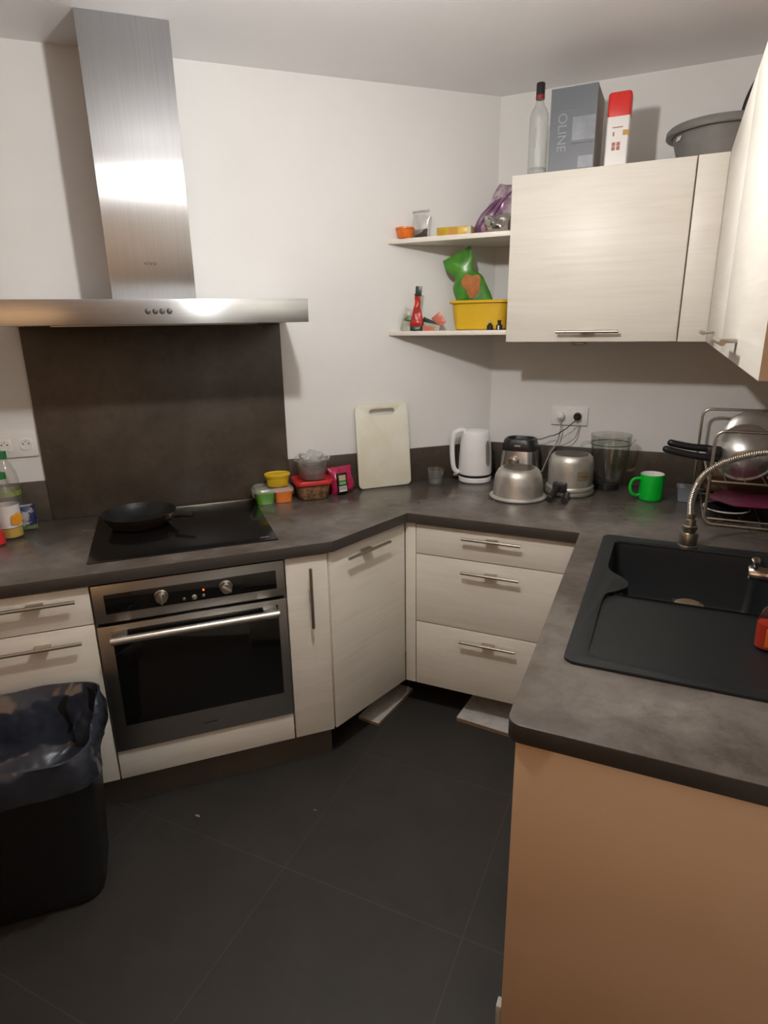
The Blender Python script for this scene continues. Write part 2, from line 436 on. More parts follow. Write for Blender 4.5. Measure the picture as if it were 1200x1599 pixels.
def solo(name, bm, m, label=None, cat=None, base=(0, 0, 0), frame=FB, group=None, kind=None, smooth=.7):
    bmesh.ops.translate(bm, vec=-Vector(base), verts=bm.verts)
    o = bpy.data.objects.new(name, mesh_of(name, bm, m, smooth)); COL.objects.link(o)
    o.location = frame.w(base); o.rotation_euler = (0, 0, frame.a); ORG[o.name] = Vector(base)
    return finish(o, label, cat, group, kind)
mat('beige_paint', (.42, .34, .26), (.39, .31, .235), scale=3, rough=.8)
def struct(name, bm, m): return solo(name, bm, m, kind='structure', smooth=0)

# ------------------------------------------------------------------ room
H = 2.5158
def W1(s, d, z=0): return FA.w((-s, -d, z))
wl = W1(3.3, 0)
XR = 1.25
room = [(0, 0), (XR, 0), (XR, -5.6), (wl.x, -5.6), (wl.x, wl.y)]
struct('floor', prism(room[::-1], -.08, 0), 'slate_tiles')
struct('ceiling', prism(room[::-1], H, H+.08), 'ceiling_paint')
def wall(name, p, q, m='paint', t=.1):
    p, q = Vector(p), Vector(q); d = (q-p).normalized(); n = Vector((d.y, -d.x)) * -1
    struct(name, prism([p, q, q+n*t, p+n*t], 0, H), m)
wall('wall_left', (wl.x, wl.y), (0, 0))
wall('wall_back', (0, 0), (XR, 0))
wall('wall_right', (XR, 0), (XR, -5.6))
wall('wall_front', (XR, -5.6), (wl.x, -5.6), 'beige_paint')
wall('wall_side', (wl.x, -5.6), (wl.x, wl.y), 'beige_paint')

# ------------------------------------------------------------------ pendant lamp (hangs just above the frame)
bxx, byy, bzz = BULB_AT
lamp = thing('pendant_lamp', 'bare round light bulb hanging on a short cord from the ceiling', 'lamp', (bxx, byy, H))
part('ceiling_rose', lathe([(.045, H-.001), (.045, H-.012), (.03, H-.025), (.004, H-.03)], 28, bxx, byy), 'white_plastic', lamp)
part('cord', tb([(bxx, byy, H-.028), (bxx, byy, bzz+.10)], .003), 'white_plastic', lamp)
part('socket', lathe([(.006, bzz+.11), (.02, bzz+.10), (.021, bzz+.05), (.016, bzz+.042)], 24, bxx, byy), 'white_plastic', lamp)
part('bulb', lathe([(.015, bzz+.043), (.02, bzz+.036)] + [(.030*math.sin(a), bzz+.030*math.cos(a)) for a in [.75+.24*i for i in range(10)]] + [(.0005, bzz-.030)], 28, bxx, byy), 'bulb_glow', lamp)

# ------------------------------------------------------------------ worktop and splash panels
ZC, TC = .90, .0395
D1, D2, XD, XP, XPE, YP = .6776, .7706, -.1172, .5378, .5560, -1.936
def arc(c, r, a0, a1, n=6): return [(c[0]+r*math.cos(a0+(a1-a0)*i/n), c[1]+r*math.sin(a0+(a1-a0)*i/n)) for i in range(n+1)]
SE = 2.62
pA, pB, pC = W1(SE, .0015), W1(SE, D1), W1(.9861, D1)
wt = [(pA.x, pA.y), (pB.x, pB.y), (pC.x, pC.y), (XD, -D2), (XP, -D2)] + arc((XPE+.03, YP+.03), .03, PI, 1.5*PI) + [(XR-.002, YP), (XR-.002, -.002), (.0015, -.002)]
SX0, SX1, SY0, SY1 = .619, 1.125, -1.680, -.776
hole = [(SX0+.02, SY0+.02), (SX0+.02, SY1-.02), (SX1-.02, SY1-.02), (SX1-.02, SY0+.02)]
wko = solo('kitchen_worktop', prism(wt, ZC-TC, ZC, .0018, [hole]), 'worktop_concrete', 'dark grey concrete-look worktop running along the walls and out to the peninsula', 'worktop', (0, 0, ZC-TC), smooth=.4)
UP = .157
wko.data.materials.append(MATS['worktop_edge'])
for p_ in wko.data.polygons:
    if abs(p_.normal.z) < .3: p_.material_index = 1
def upstand(p0, p1, label, frame):  # local x range along wall
    solo('upstand', bx(p0, p1, -.010, -.0005, ZC+.0005, ZC+UP, bev=.001), 'splash_concrete', label, 'splashback strip', ((p0+p1)/2, 0, ZC), frame, smooth=.4)
upstand(-.994, -.013, 'low dark upstand strip behind the white cutting board', FA)
upstand(-SE, -1.938, 'low dark upstand strip behind the cooking oil bottle', FA)
upstand(.006, XR-.012, 'low dark upstand strip behind the blender base, mixing jug and green mug', FB)
upstand(.012, 1.936, 'low dark upstand strip on the right wall behind the sink', Frame(XR, 0, -PI/2))
solo('splashback_panel', bx(-1.9365, -.9953, -.012, -.0005, ZC+.0005, 1.6236, bev=.001), 'splash_concrete', 'tall dark brown splashback panel between the hob and the extractor hood', 'splashback', (-1.46, 0, ZC), FA, smooth=.4)

# ------------------------------------------------------------------ cooker hood
hd = thing('extractor_hood', 'brushed steel chimney extractor hood on the wall over the hob', 'hood', (-1.4656, 0, 1.62), FA)
zb0, zb1 = 1.6245, 1.6995
part('canopy', bx(-1.946, -.985, -.480, -.002, zb0, zb1, bev=.0015), 'steel_horizontal_brush', hd, .4)
part('chimney', bx(-1.5995, -1.3317, -.2895, -.002, zb1, H-.001, bev=.0015), 'steel_vertical_brush', hd, .4)
part('grease_filter', bx(-1.78, -1.15, -.43, -.07, zb0-.004, zb0+.002, bev=.001), 'handle_steel', hd)
for s in (1.4945, 1.4725, 1.4520, 1.4305):
    bz = part('button', xf(lathe([(.0085, 0), (.0085, .002), (.0065, .0025)], 24), T(-s, -.480, 1.6632) @ RX90), 'black_plastic', hd)
    part('button_cap', xf(lathe([(.0062, .0022), (.0060, .0048), (.0045, .0055)], 24), T(-s, -.480, 1.6632) @ RX90), 'button_grey', bz)
part('lettering', text_bm('vivo', .022, T(-1.468, -.2900, 1.8195) @ RX90, .0004, 1.12), 'print_dark', hd, 0)

# ------------------------------------------------------------------ handles
def handle(par, cx, cz, yf, L=.226, vert=False):
    """bar handle on a front at y = yf"""
    yo = yf-.030
    if vert: pts = [(cx, yo, cz-L/2), (cx, yo, cz+L/2)]; tab = (cx-.0035, cx+.0035, yo, yf, cz-.021, cz+.021)
    else: pts = [(cx-L/2, yo, cz), (cx+L/2, yo, cz)]; tab = (cx-.0235, cx+.0235, yo, yf, cz-.0035, cz+.0035)
    h = part('handle', tb(pts, .0058, 14), 'handle_steel', par, label='thin brushed steel bar handle')
    part('handle_post', bx(*tab, bev=.001), 'handle_steel', h)
DD = .6585; FT = .019; ZP, ZT = .1326, .853
def front(par, name, x0, x1, z0, z1, yf, m='white_wood', gap=.0021):
    return part(name, bx(x0+gap, x1-gap, yf, yf+FT-.001, z0+gap, z1-gap, bev=.0012), m, par, .4)
yA = -DD
# left drawer unit beside the oven
c = thing('drawer_unit', 'white wood drawer unit left of the oven, behind the black bin', 'cabinet', (-1.918, -.35, ZP), FA)
part('carcass', bx(-2.068, -1.766, yA+FT, -.02, ZP, ZC-TC-.001), 'white_wood', c, 0)
for z0, z1, hz in ((.7235, ZT, .8190), (.4272, .7235, .6785), (ZP, .4272, .383)):
    d = front(c, 'drawer', -2.07, -1.7645, z0, z1, yA); handle(d, -1.9185, hz, yA)
c = thing('cupboard', 'white wood base cupboard beyond the drawer unit, left of the black bin', 'cabinet', (-2.34, -.35, ZP), FA)
part('carcass', bx(-SE+.002, -2.072, yA+FT, -.02, ZP, ZC-TC-.001), 'white_wood', c, 0)
d = front(c, 'door', -SE, -2.07, ZP, ZT, yA); handle(d, -2.34, .815, yA)
# oven housing
S0, S1 = 1.7633, 1.1560
c = thing('oven_housing', 'white wood cabinet frame carrying the built-in oven', 'cabinet', (-1.46, -.35, ZP), FA)
part('side_panel', bx(-S0+.0005, -S0+.004, yA+FT, -.02, ZP, ZC-TC-.001), 'white_wood', c, 0)
part('side_panel', bx(-S1-.004, -S1-.0005, yA+FT, -.02, ZP, ZC-TC-.001), 'white_wood', c, 0)
part('bottom_panel', bx(-S0+.004, -S1-.004, yA+FT, -.02, ZP, ZP+.016), 'white_wood', c, 0)
front(c, 'front_panel', -S0, -S1, ZP, .2445, yA)
# narrow pull-out
SDD = 1.0002
c = thing('bottle_pullout', 'narrow white wood pull-out cabinet between the oven and the angled cabinet', 'cabinet', (-1.075, -.35, ZP), FA)
part('carcass', prism([(-1.1465, yA+FT), (-1.03, yA+FT), (-1.03, -.02), (-1.1465, -.02)], ZP, ZC-TC-.001), 'white_wood', c, 0)
d = front(c, 'door', -1.1545, -SDD-.002, ZP, ZT, yA); handle(d, -1.0715, .702, yA, vert=True)
# angled corner cabinet
c = thing('corner_cabinet', 'angled white wood corner cabinet between the pull-out and the drawers', 'cabinet', (.2175, .1, ZP), FD)
def toD(x, y):
    v = Vector((x-DA[0], y-DA[1])); cc, ss = math.cos(FD.a), math.sin(FD.a); return (cc*v.x+ss*v.y, -ss*v.x+cc*v.y)
part('carcass', prism([(.012, .02), (.425, .02), (.425, .46), (.30, .50), (.05, .05)], ZP, ZC-TC-.001), 'white_wood', c, 0)
d = front(c, 'door', .004, .4345, ZP, ZT, 0); handle(d, .191, .8135, 0, .232)
# drawers on the socket wall
yB = -.7516
c = thing('drawer_unit', 'white wood unit of three wide drawers under the kettle and pots', 'cabinet', (.22, -.4, ZP))
part('carcass', prism([(-.086, yB+FT), (.532, yB+FT), (.532, -.02), (.03, -.02), (-.086, -.14)], ZP, ZC-TC-.001), 'white_wood', c, 0)
part('filler_strip', bx(-.1352, -.0912, yB+.0005, yB+FT-.001, ZP+.002, ZT, bev=.001), 'white_wood', c, .4)
for z0, z1, hz in ((.7275, ZT, .8228), (.4272, .7275, .683), (ZP, .4272, .3825)):
    d = front(c, 'drawer', -.0898, .5340, z0, z1, yB); handle(d, .2212, hz, yB)
# peninsula (sink cabinet)
c = thing('sink_cabinet', 'sink base cabinet of the peninsula with a light brown end panel', 'cabinet', (.9, -1.4, 0))
part('end_panel', bx(.5745, XR-.003, -1.927, -1.908, .004, ZC-TC-.001, bev=.001), 'peach_melamine', c, .4, label='plain light brown end panel facing the room')
for y0, y1 in ((-1.904, -1.335), (-1.335, -.775)):
    d = part('door', bx(.5745, .5925, y0+.002, y1-.002, ZP, ZT, bev=.001), 'white_wood', c, .4)
part('plinth_clip', bx(.5625, .5742, -1.926, -1.902, .10, .158, bev=.002), 'plank_white', c)
part('plinth', bx(.625, .64, -1.905, -.775, .004, ZP-.004), 'plinth_brown', c, 0)
part('back_panel', bx(XR-.012, XR-.003, -1.905, -.775, ZP, ZC-TC-.001), 'white_wood', c, 0)
# plinths
solo('plinth', bx(-SE, -1.005, -.610, -.592, .0005, ZP-.003, bev=.001), 'plinth_brown', 'brown plinth board on the floor under the oven', 'plinth', (-1.6, -.6, 0), FA, smooth=.4)
pl = thing('fallen_plinth', 'loose white plinth board lying half under the angled corner cabinet', 'board', (.38, .06, 0), FD, group='loose plinth boards on the floor')
mz = T(.250, .002, 0) @ rot(.155, 'Z')
part('face', xf(bx(0, .30, 0, .10, .0135, .0155), mz), 'plank_white', pl, 0)
part('core', xf(bx(0, .30, 0, .10, .0005, .0135), mz), 'chipboard', pl, 0)
pl = thing('fallen_plinth', 'loose white plinth board lying half under the three drawers', 'board', (.25, -.70, 0), group='loose plinth boards on the floor')
mz = T(.10, -.765, 0) @ rot(-.09, 'Z')
part('face', xf(bx(0, .42, 0, .20, .0165, .0185), mz), 'plank_white', pl, 0)
part('core', xf(bx(0, .42, 0, .20, .0005, .0165), mz), 'chipboard', pl, 0)

# ------------------------------------------------------------------ oven
ov = thing('built_in_oven', 'built-in stainless steel oven with a black glass door under the hob', 'oven', (-1.46, -.4, .25), FA)
OX0, OX1, OZ0, OZ1 = -1.7610, -1.1580, .2490, .8510
OY = -.6640
part('body', bx(OX0+.02, OX1-.02, -.640, -.05, OZ0+.01, OZ1-.01), 'black_matte', ov, 0)
part('control_panel', bx(OX0, OX1, OY, -.640, .7215, OZ1, bev=.002), 'oven_steel', ov, .4)
part('control_glass', bx(-1.727, -1.187, OY-.0015, OY+.004, .7520, .8185, bev=.0008), 'black_glass', ov, .4)
dr = part('oven_door', bx(OX0, OX1, OY-.004, -.641, OZ0, .7120, bev=.003), 'oven_steel', ov, .4)
part('door_glass', bx(-1.7195, -1.1880, OY-.0055, OY+.002, .3440, .6925, bev=.0008), 'black_glass', dr, .4)
hb = part('door_handle', tb([(-1.722, OY-.048, .6790), (-1.192, OY-.048, .6790)], .0125, 20), 'oven_bar_steel', dr, label='thick round steel door handle')
for a, b in ((-1.718, -1.672), (-1.242, -1.196)):
    part('handle_bracket', bx(a, b, OY-.052, OY-.003, .672, .6935, bev=.003), 'oven_steel', hb)
part('brand_mark', bx(-1.475, -1.427, OY-.0046, OY-.003, .288, .2925), 'print_dark', dr, 0)
for s in (1.559, 1.3555):
    k = part('knob', xf(lathe([(.0215, 0), (.0215, .004), (.019, .0055), (.0185, .022), (.016, .025)], 32), T(-s, OY-.0014, .7885) @ RX90), 'handle_steel', ov)
    part('knob_grip', xf(bx(-.0045, .0045, -.0185, .0185, .024, .032, bev=.002), T(-s, OY-.0014, .7885) @ RX90 @ rot(.9 if s < 1.5 else 0, 'Z')), 'oven_bar_steel', k)
for s, z, r in ((1.4905, .7665, .0048), (1.458, .7675, .0085), (1.4285, .7690, .0052)):
    part('button', xf(lathe([(r, 0), (r, .004), (r*.7, .006)], 20), T(-s, OY-.0014, z) @ RX90), 'oven_bar_steel', ov)
part('indicator_light', xf(lathe([(.0038, 0), (.0036, .002), (.002, .003)], 16), T(-1.4275, OY-.0014, .7880) @ RX90), 'indicator_orange', ov)

# ------------------------------------------------------------------ hob and frying pan
hb = thing('induction_hob', 'black glass hob set in the worktop in front of the splashback', 'hob', (-1.4626, -.31, ZC), FA)
part('glass', bx(-1.7680, -1.1575, -.5925, -.040, ZC+.0003, ZC+.0055, bev=.0015), 'cooktop_glass', hb, .4)
part('rear_trim', bx(-1.7680, -1.1575, -.0395, -.030, ZC+.0003, ZC+.006, bev=.001), 'handle_steel', hb, .4)
part('brand_mark', bx(-1.215, -1.185, -.560, -.557, ZC+.0050, ZC+.0058), 'print_grey', hb, 0)
px, py = -1.612, -.235
pn = thing('frying_pan', 'black deep frying pan standing on the left side of the hob', 'pan', (px, py, ZC+.006), FA)
part('pan_outside', lathe([(.0005, .9062), (.090, .9062), (.103, .912), (.126, .948), (.1325, .957)], 56, px, py, cap1=False), 'pan_brown', pn)
part('pan_inside', lathe([(.1325, .957), (.1335, .9585), (.1315, .9585), (.124, .949), (.100, .915), (.086, .9095), (.0005, .9095)], 56, px, py, cap0=False, cap1=False), 'nonstick', pn)
ha = -0.62
dv = Vector((math.cos(ha), math.sin(ha), 0))
P = [Vector((px, py, 0))+dv*r+Vector((0, 0, z)) for r, z in ((.128, .945), (.15, .952), (.18, .958), (.215, .960), (.232, .959))]
hh = part('handle', tube(B(), spline(P, 5), .01, 12, radii=None), 'black_plastic', pn)
part('handle_ferrule', tb([Vector((px, py, .942))+dv*.118, Vector((px, py, .951))+dv*.146], .0125, 12), 'handle_steel', hh)

# ------------------------------------------------------------------ sink
sk = thing('composite_sink', 'dark grey composite sink with drainer set in the peninsula', 'sink', (.87, -1.23, ZC))
outer = [(p[0]+(SX0+SX1)/2, p[1]+(SY0+SY1)/2) for p in rrect(SX1-SX0, SY1-SY0, .028)]
tong = spline([(.659, -.98, 0), (.660, -1.075, 0), (.674, -1.118, 0), (.703, -1.150, 0), (.722, -1.185, 0), (.720, -1.222, 0), (.697, -1.256, 0), (.676, -1.280, 0), (.668, -1.320, 0), (.666, -1.42, 0)], 5)
tong = [(p.x, p.y) for p in tong]
BX1 = 1.088
hol = arc((.679, -.857), .02, PI, PI/2, 4)[:]
bowl_left = [q for q in tong if q[1] > -1.236]
full = [(.659, -.857)] + tong + [(.666, -1.60)] + arc((.696, -1.612), .030, PI, 1.5*PI, 4) + arc((BX1-.03, -1.612), .030, 1.5*PI, 2*PI, 4) + [(BX1, -1.42)] + arc((BX1-.025, -.862), .025, 0, PI/2, 4) + arc((.684, -.862), .025, PI/2, PI*.95, 4)
ZR = ZC+.0075
part('rim', prism(outer, ZC+.0006, ZR, .0025, [full]), 'sink_granite', sk, .5)
drain_out = [q for q in full if q[1] < -1.236]
db = [(drain_out[0][0], -1.262)] + drain_out + [(BX1, -1.262)]
bm = B()
# drainboard: slopes gently to the bowl
def dbz(y): return ZC-.004 + .0055*max(0, min(1, (-1.262-y)/.34))
vs = [bm.verts.new((q[0], q[1], dbz(q[1]))) for q in db]
bm.faces.new(vs)
r = bmesh.ops.extrude_face_region(bm, geom=bm.faces[:])
for g in r['geom']:
    if isinstance(g, bmesh.types.BMVert): g.co.z = ZC-.012
bmesh.ops.recalc_face_normals(bm, faces=bm.faces)
part('drainer', bm, 'sink_granite', sk, .5)
# bowl: walls down from the hole's rear half
bl = [q for q in full if q[1] > -1.262] + [(BX1, -1.262), (.690, -1.262)]
seen = []
for q in sorted(bl, key=lambda q: math.atan2(q[1]+1.06, q[0]-.87)): seen.append(q)
bm = B(); cxb, cyb = .87, -1.05
def brng(f, z, inset): return ring(bm, [(cxb+(q[0]-cxb)*f, cyb+(q[1]-cyb)*f, z) for q in seen])
r0 = brng(1.0, ZC+.001, 0); r1 = brng(.985, ZC-.02, 0); r2 = brng(.93, .735, 0); r3 = brng(.87, .715, 0); r4 = brng(.3, .709, 0)
for a, b in ((r0, r1), (r1, r2), (r2, r3), (r3, r4)): bridge(bm, a, b)
bm.faces.new(r4)
part('bowl', bm, 'sink_granite', sk, .8)
part('ledge', bx(.838, .922, -1.262, -1.162, .860, .872, bev=.004), 'sink_granite', sk, .5)
st = part('strainer', lathe([(.036, 0.8722), (.036, 0.8785), (.031, 0.8805), (.027, 00.8815), (.0085, 00.8815), (.007, 0.8810), (.0005, 0.8815)], 40, .880, -1.206), 'brass_strainer', sk)
bm = B()
for k in range(14):
    a = 2*PI*k/14; join(bm, xf(bx(.011, .026, -.0016, .0016, 0.8776, 0.8782), T(.880, -1.206, 0) @ rot(a, 'Z')))
part('slots', bm, 'hole_dark', st, 0)

# ------------------------------------------------------------------ faucet
fc = thing('kitchen_faucet', 'steel faucet with a ribbed spring hose arching over the sink', 'faucet', (.886, -.80, ZC))
fx, fy = .879, -.800
part('base', lathe([(.0305, ZC+.0078), (.0305, .912), (.0275, .914), (.0275, .950), (.0260, .954), (.0200, .956), (.0200, .964), (.0225, .966), (.0225, .976), (.0170, .980), (.0150, .998), (.0125, 1.000), (.0125, 1.016), (.0100, 1.018)], 36, fx, fy), 'faucet_metal', fc)
HP = spline([(fx-.003, fy, 1.012), (fx-.006, fy, 1.06), (fx+.004, fy, 1.112), (.902, -.80, 1.150), (.945, -.80, 1.187), (.998, -.805, 1.213), (1.058, -.82, 1.232), (1.115, -.87, 1.230), (1.155, -.96, 1.19), (1.168, -1.06, 1.10), (1.168, -1.13, 1.0), (1.168, -1.16, .965)], 30)
rad = [.0092 + (.0013 if i % 3 == 0 else 0) for i in range(len(HP))]
part('spring_hose', tube(B(), HP, .009, 12, radii=rad), 'wire_steel', fc)
mx = part('mixer_body', tb([(1.003, -1.205, .990), (1.006, -1.205, .990), (1.05, -1.205, .9875), (1.185, -1.205, .981)], .0185, 24, radii=[.0165, .019, .0185, .0185]), 'chrome', fc)
part('pillar', lathe([(.026, ZC+.0005), (.026, .91), (.019, .914), (.019, .995), (.012, 1.0)], 28, 1.168, -1.205), 'chrome', mx)
part('lever', tb([(1.020, -1.200, 1.003), (1.014, -1.222, 1.025), (1.013, -1.232, 1.034)], .006, 14), 'black_plastic', mx)
part('lever_cap', xf(lathe([(.0095, 0), (.0105, .003), (.0095, .006), (.004, .008)], 24), T(1.013, -1.233, 1.032) @ rot(.5, 'X')), 'chrome', mx)

# ------------------------------------------------------------------ upper cabinets
DU = .3832; ZB, ZTT = 1.5346, 2.1363
c = thing('wall_cabinet', 'white wood lift-up wall cabinet beside the two corner shelves', 'cabinet', (.46, -.19, ZB))
part('carcass', bx(.1535, .7735, -DU+FT, -.001, ZB, ZTT, bev=.001), 'white_wood', c, .4)
d = front(c, 'door', .1519, .7765, ZB, ZTT, -DU); handle(d, .4648, 1.5735, -DU)
part('edge_strip', bx(.7755, .7764, -DU+.0005, -DU+FT-.001, ZB+.001, ZTT-.001), 'peach_edge', d, 0)
part('underside_lamp', bx(.405, .455, -.345, -.30, ZB-.012, ZB-.0005, bev=.003), 'handle_steel', c)
c = thing('wall_cabinet', 'white wood two-door wall cabinet along the right wall above the sink', 'cabinet', (1.17, 1.06, ZB), FC)
part('carcass', prism([(.002, 1.248), (.002, .7785), (.364, .7785), (.364, .892), (1.966, .892), (1.966, 1.248)][::-1], ZB, ZTT, .0008), 'peach_melamine', c, .4, label='light brown carcass side')
part('filler_strip', bx(.3640, .3832, .7795, .8725, ZB+.001, ZTT-.001, bev=.001), 'white_wood', c, .4)
for a, b in ((.3845, 1.175), (1.175, 1.968)):
    d = part('door', bx(a+.0012, b-.0012, .8729, .8915, ZB, ZTT, bev=.0012), 'white_wood', c, .4)
    handle(d, (a+b)/2, 1.5745, .8729)
    part('edge_strip', bx(b-.0013, b-.0002, .8734, .891, ZB+.001, ZTT-.001), 'peach_edge', d, 0)
# shelves
def shelf(z0, label):
    y0 = -DU+.02; t = -.3632/math.tan(TH)
    e = .0012
    solo('corner_shelf', prism([(t+.004, y0), (.1512, y0), (.1512, -e), (.002, -e)], z0, z0+.0185, .0008), 'white_wood', label, 'shelf', (.0, -.2, z0), smooth=.4)
shelf(1.9320, 'upper triangular white shelf in the wall corner, holding the orange tub')
shelf(1.5638, 'lower triangular white shelf in the wall corner, holding the yellow basin')
ZS1, ZS2 = 1.9507, 1.5825

# ------------------------------------------------------------------ sockets
def socket(fr, xs, zc, w, h, label, plugs=()):
    c = thing('double_socket', label, 'socket', ((xs[0]+xs[1])/2, 0, zc), fr)
    x0, x1 = (xs[0]+xs[1])/2-w/2, (xs[0]+xs[1])/2+w/2
    pl = part('plate', bx(x0, x1, -.011, -.0005, zc-h/2, zc+h/2, bev=.003), 'switch_white', c)
    for x in xs:
        part('insert', bx(x-.0225, x+.0225, -.0125, -.0105, zc-.0225, zc+.0225, bev=.0008), 'white_plastic', pl)
        r = part('socket_well', xf(lathe([(.0195, 0), (.0195, .0022), (.0180, .0022), (.0170, -.004+.0045), (.0005, .0005)], 32, cap0=False, cap1=False), T(x, -.0125, zc) @ RX90), 'switch_white', pl)
        bm = B()
        for dx, dz in ((-.0095, .002), (.0095, .002)): join(bm, xf(lathe([(.0026, 0), (.0026, .0008)], 14), T(x+dx, -.0128, zc+dz) @ RX90))
        join(bm, xf(lathe([(.0016, 0), (.0016, .0008)], 14), T(x, -.0128, zc+.010) @ RX90))
        part('pin_holes', bm, 'hole_dark', r, 0)
    return c
socket(FA, (-2.052, -1.981), 1.203, .145, .094, 'white double wall socket left of the splashback, above the oil bottle')
sc = socket(FB, (.3345, .4085), 1.199, .161, .085, 'white double wall socket between the kettle and the mixing jug')
# plugs and cords
def plug(m, x, label, cat, cord, mc, r=.0022):
    c = thing('power_plug', label, cat, (x, -.03, 1.199))
    part('plug_body', xf(lathe([(.0175, .0), (.0178, .010), (.0165, .022), (.010, .026), (.0075, .030)], 32), T(x, -.0140, 1.199) @ RX90), m, c)
    part('cord', tb(spline(cord, 10), r, 8), mc, c)
plug('white_plastic', .3345, 'white plug with a pale cord in the left hole of the socket', 'plug',
     [(.3345, -.040, 1.196), (.3345, -.052, 1.185), (.342, -.045, 1.150), (.328, -.040, 1.080), (.300, -.045, 1.025), (.280, -.055, .970), (.268, -.065, .942), (.22, -.05, .912), (.13, -.045, .904), (.075, -.09, .906)], 'grey_cord', .0028)
plug('black_plastic', .4085, 'black plug with a black cord running to the blender base', 'plug',
     [(.4085, -.040, 1.196), (.404, -.055, 1.185), (.365, -.055, 1.147), (.325, -.05, 1.118), (.293, -.05, 1.107), (.259, -.055, 1.094), (.235, -.075, 1.094), (.222, -.094, 1.094)], 'black_plastic')
solo('loose_cable', tb(spline([(.4200, -.014, 1.160), (.418, -.020, 1.148), (.402, -.03, 1.100), (.354, -.035, 1.068), (.315, -.035, 1.058), (.295, -.035, 1.03), (.30, -.03, .96), (.34, -.03, .908), (.40, -.03, .9035)], 10), .0020, 8), 'brown_cord', 'thin brownish cord hanging in a loop below the wall socket', 'cord', (.40, -.03, .902))

# ------------------------------------------------------------------ items on the left of the hob
ox, oy = -2.045, -.185
bt = thing('oil_bottle', 'cooking oil bottle with a white flower label, nearly empty, left of the hob', 'bottle', (ox, oy, ZC+.0005), FA)
z = ZC+.001
part('body', lathe([(.030, z), (.037, z+.004), (.038, z+.02), (.0365, z+.03), (.038, z+.04), (.038, z+.125), (.034, z+.135), (.0365, z+.145), (.036, z+.155), (.024, z+.185), (.014, z+.205), (.0135, z+.22)], 40, ox, oy), 'clear_plastic', bt)
part('oil', lathe([(.029, z+.002), (.0355, z+.006), (.0365, z+.032), (.0365, z+.038)], 40, ox, oy), 'oil', bt)
lb = part('label', lathe([(.0384, z+.042), (.0384, z+.122)], 40, ox, oy, cap0=False, cap1=False), 'bottle_label', bt)
bm = B()
for a, r in ((0, .011), (1.26, .010), (2.5, .010), (3.77, .010), (5.0, .010)):
    join(bm, xf(lathe([(.0115, 0), (.0115, .0012), (.0005, .0022)], 14), T(ox+.0285, oy-.0265, z+.070) @ rot(.80, 'Z') @ RX90 @ T(.013*math.cos(a), .013*math.sin(a), 0)))
part('flower_print', bm, 'flower_orange', lb)
part('cap', lathe([(.0155, z+.214), (.0160, z+.216), (.0155, z+.236), (.0005, z+.237)], 24, ox, oy), 'cap_green', bt)
ox, oy = -2.055, -.075
bt = thing('water_bottle', 'clear bottle with a green cap standing behind the oil bottle', 'bottle', (ox, oy, ZC+.0005), FA)
part('body', lathe([(.034, z), (.040, z+.004), (.0405, z+.10), (.037, z+.11), (.0405, z+.12), (.041, z+.18), (.036, z+.215), (.024, z+.245), (.014, z+.262), (.0135, z+.275)], 40, ox, oy), 'clear_plastic', bt)
part('label', lathe([(.0414, z+.130), (.0414, z+.150)], 40, ox, oy, cap0=False, cap1=False), 'bottle_green_print', bt)
part('cap', lathe([(.0165, z+.266), (.0165, z+.292), (.0005, z+.293)], 24, ox, oy), 'cap_green', bt)
pm = T(-2.002, -.120, ZC+.001) @ rot(.25, 'Z')
pk = thing('seasoning_packet', 'small dark blue and white packet leaning behind the oil bottle', 'packet', (-2.002, -.120, ZC), FA)
part('pouch', xf(pillow(.060, .098, .026, seed=3, crumple=.004), pm), 'packet_blue', pk)
part('lower_band', xf(pillow(.0605, .040, .0285, seed=3, crumple=.004), pm), 'packet_olive', pk)
solo('red_bottle', lathe([(.026, z), (.031, z+.004), (.031, z+.035), (.026, z+.05), (.014, z+.062), (.012, z+.075), (.0005, z+.077)], 32, -2.083, -.262), 'red_plastic', 'red squeeze bottle at the left frame edge beside the oil bottle', 'bottle', (-2.083, -.262, ZC), FA)

# ------------------------------------------------------------------ food boxes between hob and cutting board
lx, ly = -1.083, -.083
lb = thing('lunch_box', 'clear-lidded lunch box with green and orange halves beside the hob', 'food container', (lx, ly, ZC), FA)
W_, D_ = .156, .115
part('green_compartment', rloft([(W_*.44, D_*.84, .016, z), (W_*.50, D_*.97, .016, z+.048)], lx-W_*.245, ly), 'green_food_plastic', lb)
part('orange_compartment', rloft([(W_*.44, D_*.84, .016, z), (W_*.48, D_*.97, .016, z+.048)], lx+W_*.255, ly), 'orange_food_plastic', lb)
part('tray', rloft([(W_*.94, D_*.92, .02, z-.0004), (W_*1.02, D_*1.03, .022, z+.045)], lx, ly, cap1=False), 'clear_glass', lb)
part('lid', rloft([(W_*1.06, D_*1.08, .024, z+.047), (W_*1.08, D_*1.1, .026, z+.050), (W_*1.06, D_*1.08, .026, z+.056), (W_*.96, D_*.95, .026, z+.066), (W_*.90, D_*.88, .02, z+.064)], lx, ly, cap0=False), 'milky_plastic', lb)
for a, b in ((-.56, -.52), (.52, .555)): part('clip', bx(lx+W_*a, lx+W_*b, ly-.028, ly+.028, z+.028, z+.056, bev=.003), 'milky_plastic', lb)
yx, yy, zy = -1.062, -.098, z+.0665
yt = thing('yellow_tub', 'small oval yellow plastic tub standing on the lunch box lid', 'tub', (yx, yy, zy), FA)
part('body', lathe([(.038, zy), (.042, zy+.003), (.049, zy+.046)], 40, yx, yy, 1.0, .78), 'yellow_tub', yt)
part('lid', lathe([(.0525, zy+.042), (.0545, zy+.046), (.0545, zy+.053), (.0515, zy+.055), (.0485, zy+.052), (.0005, zy+.051)], 40, yx, yy, 1.0, .78), 'yellow_tub', yt)
rx, ry = -.915, -.092
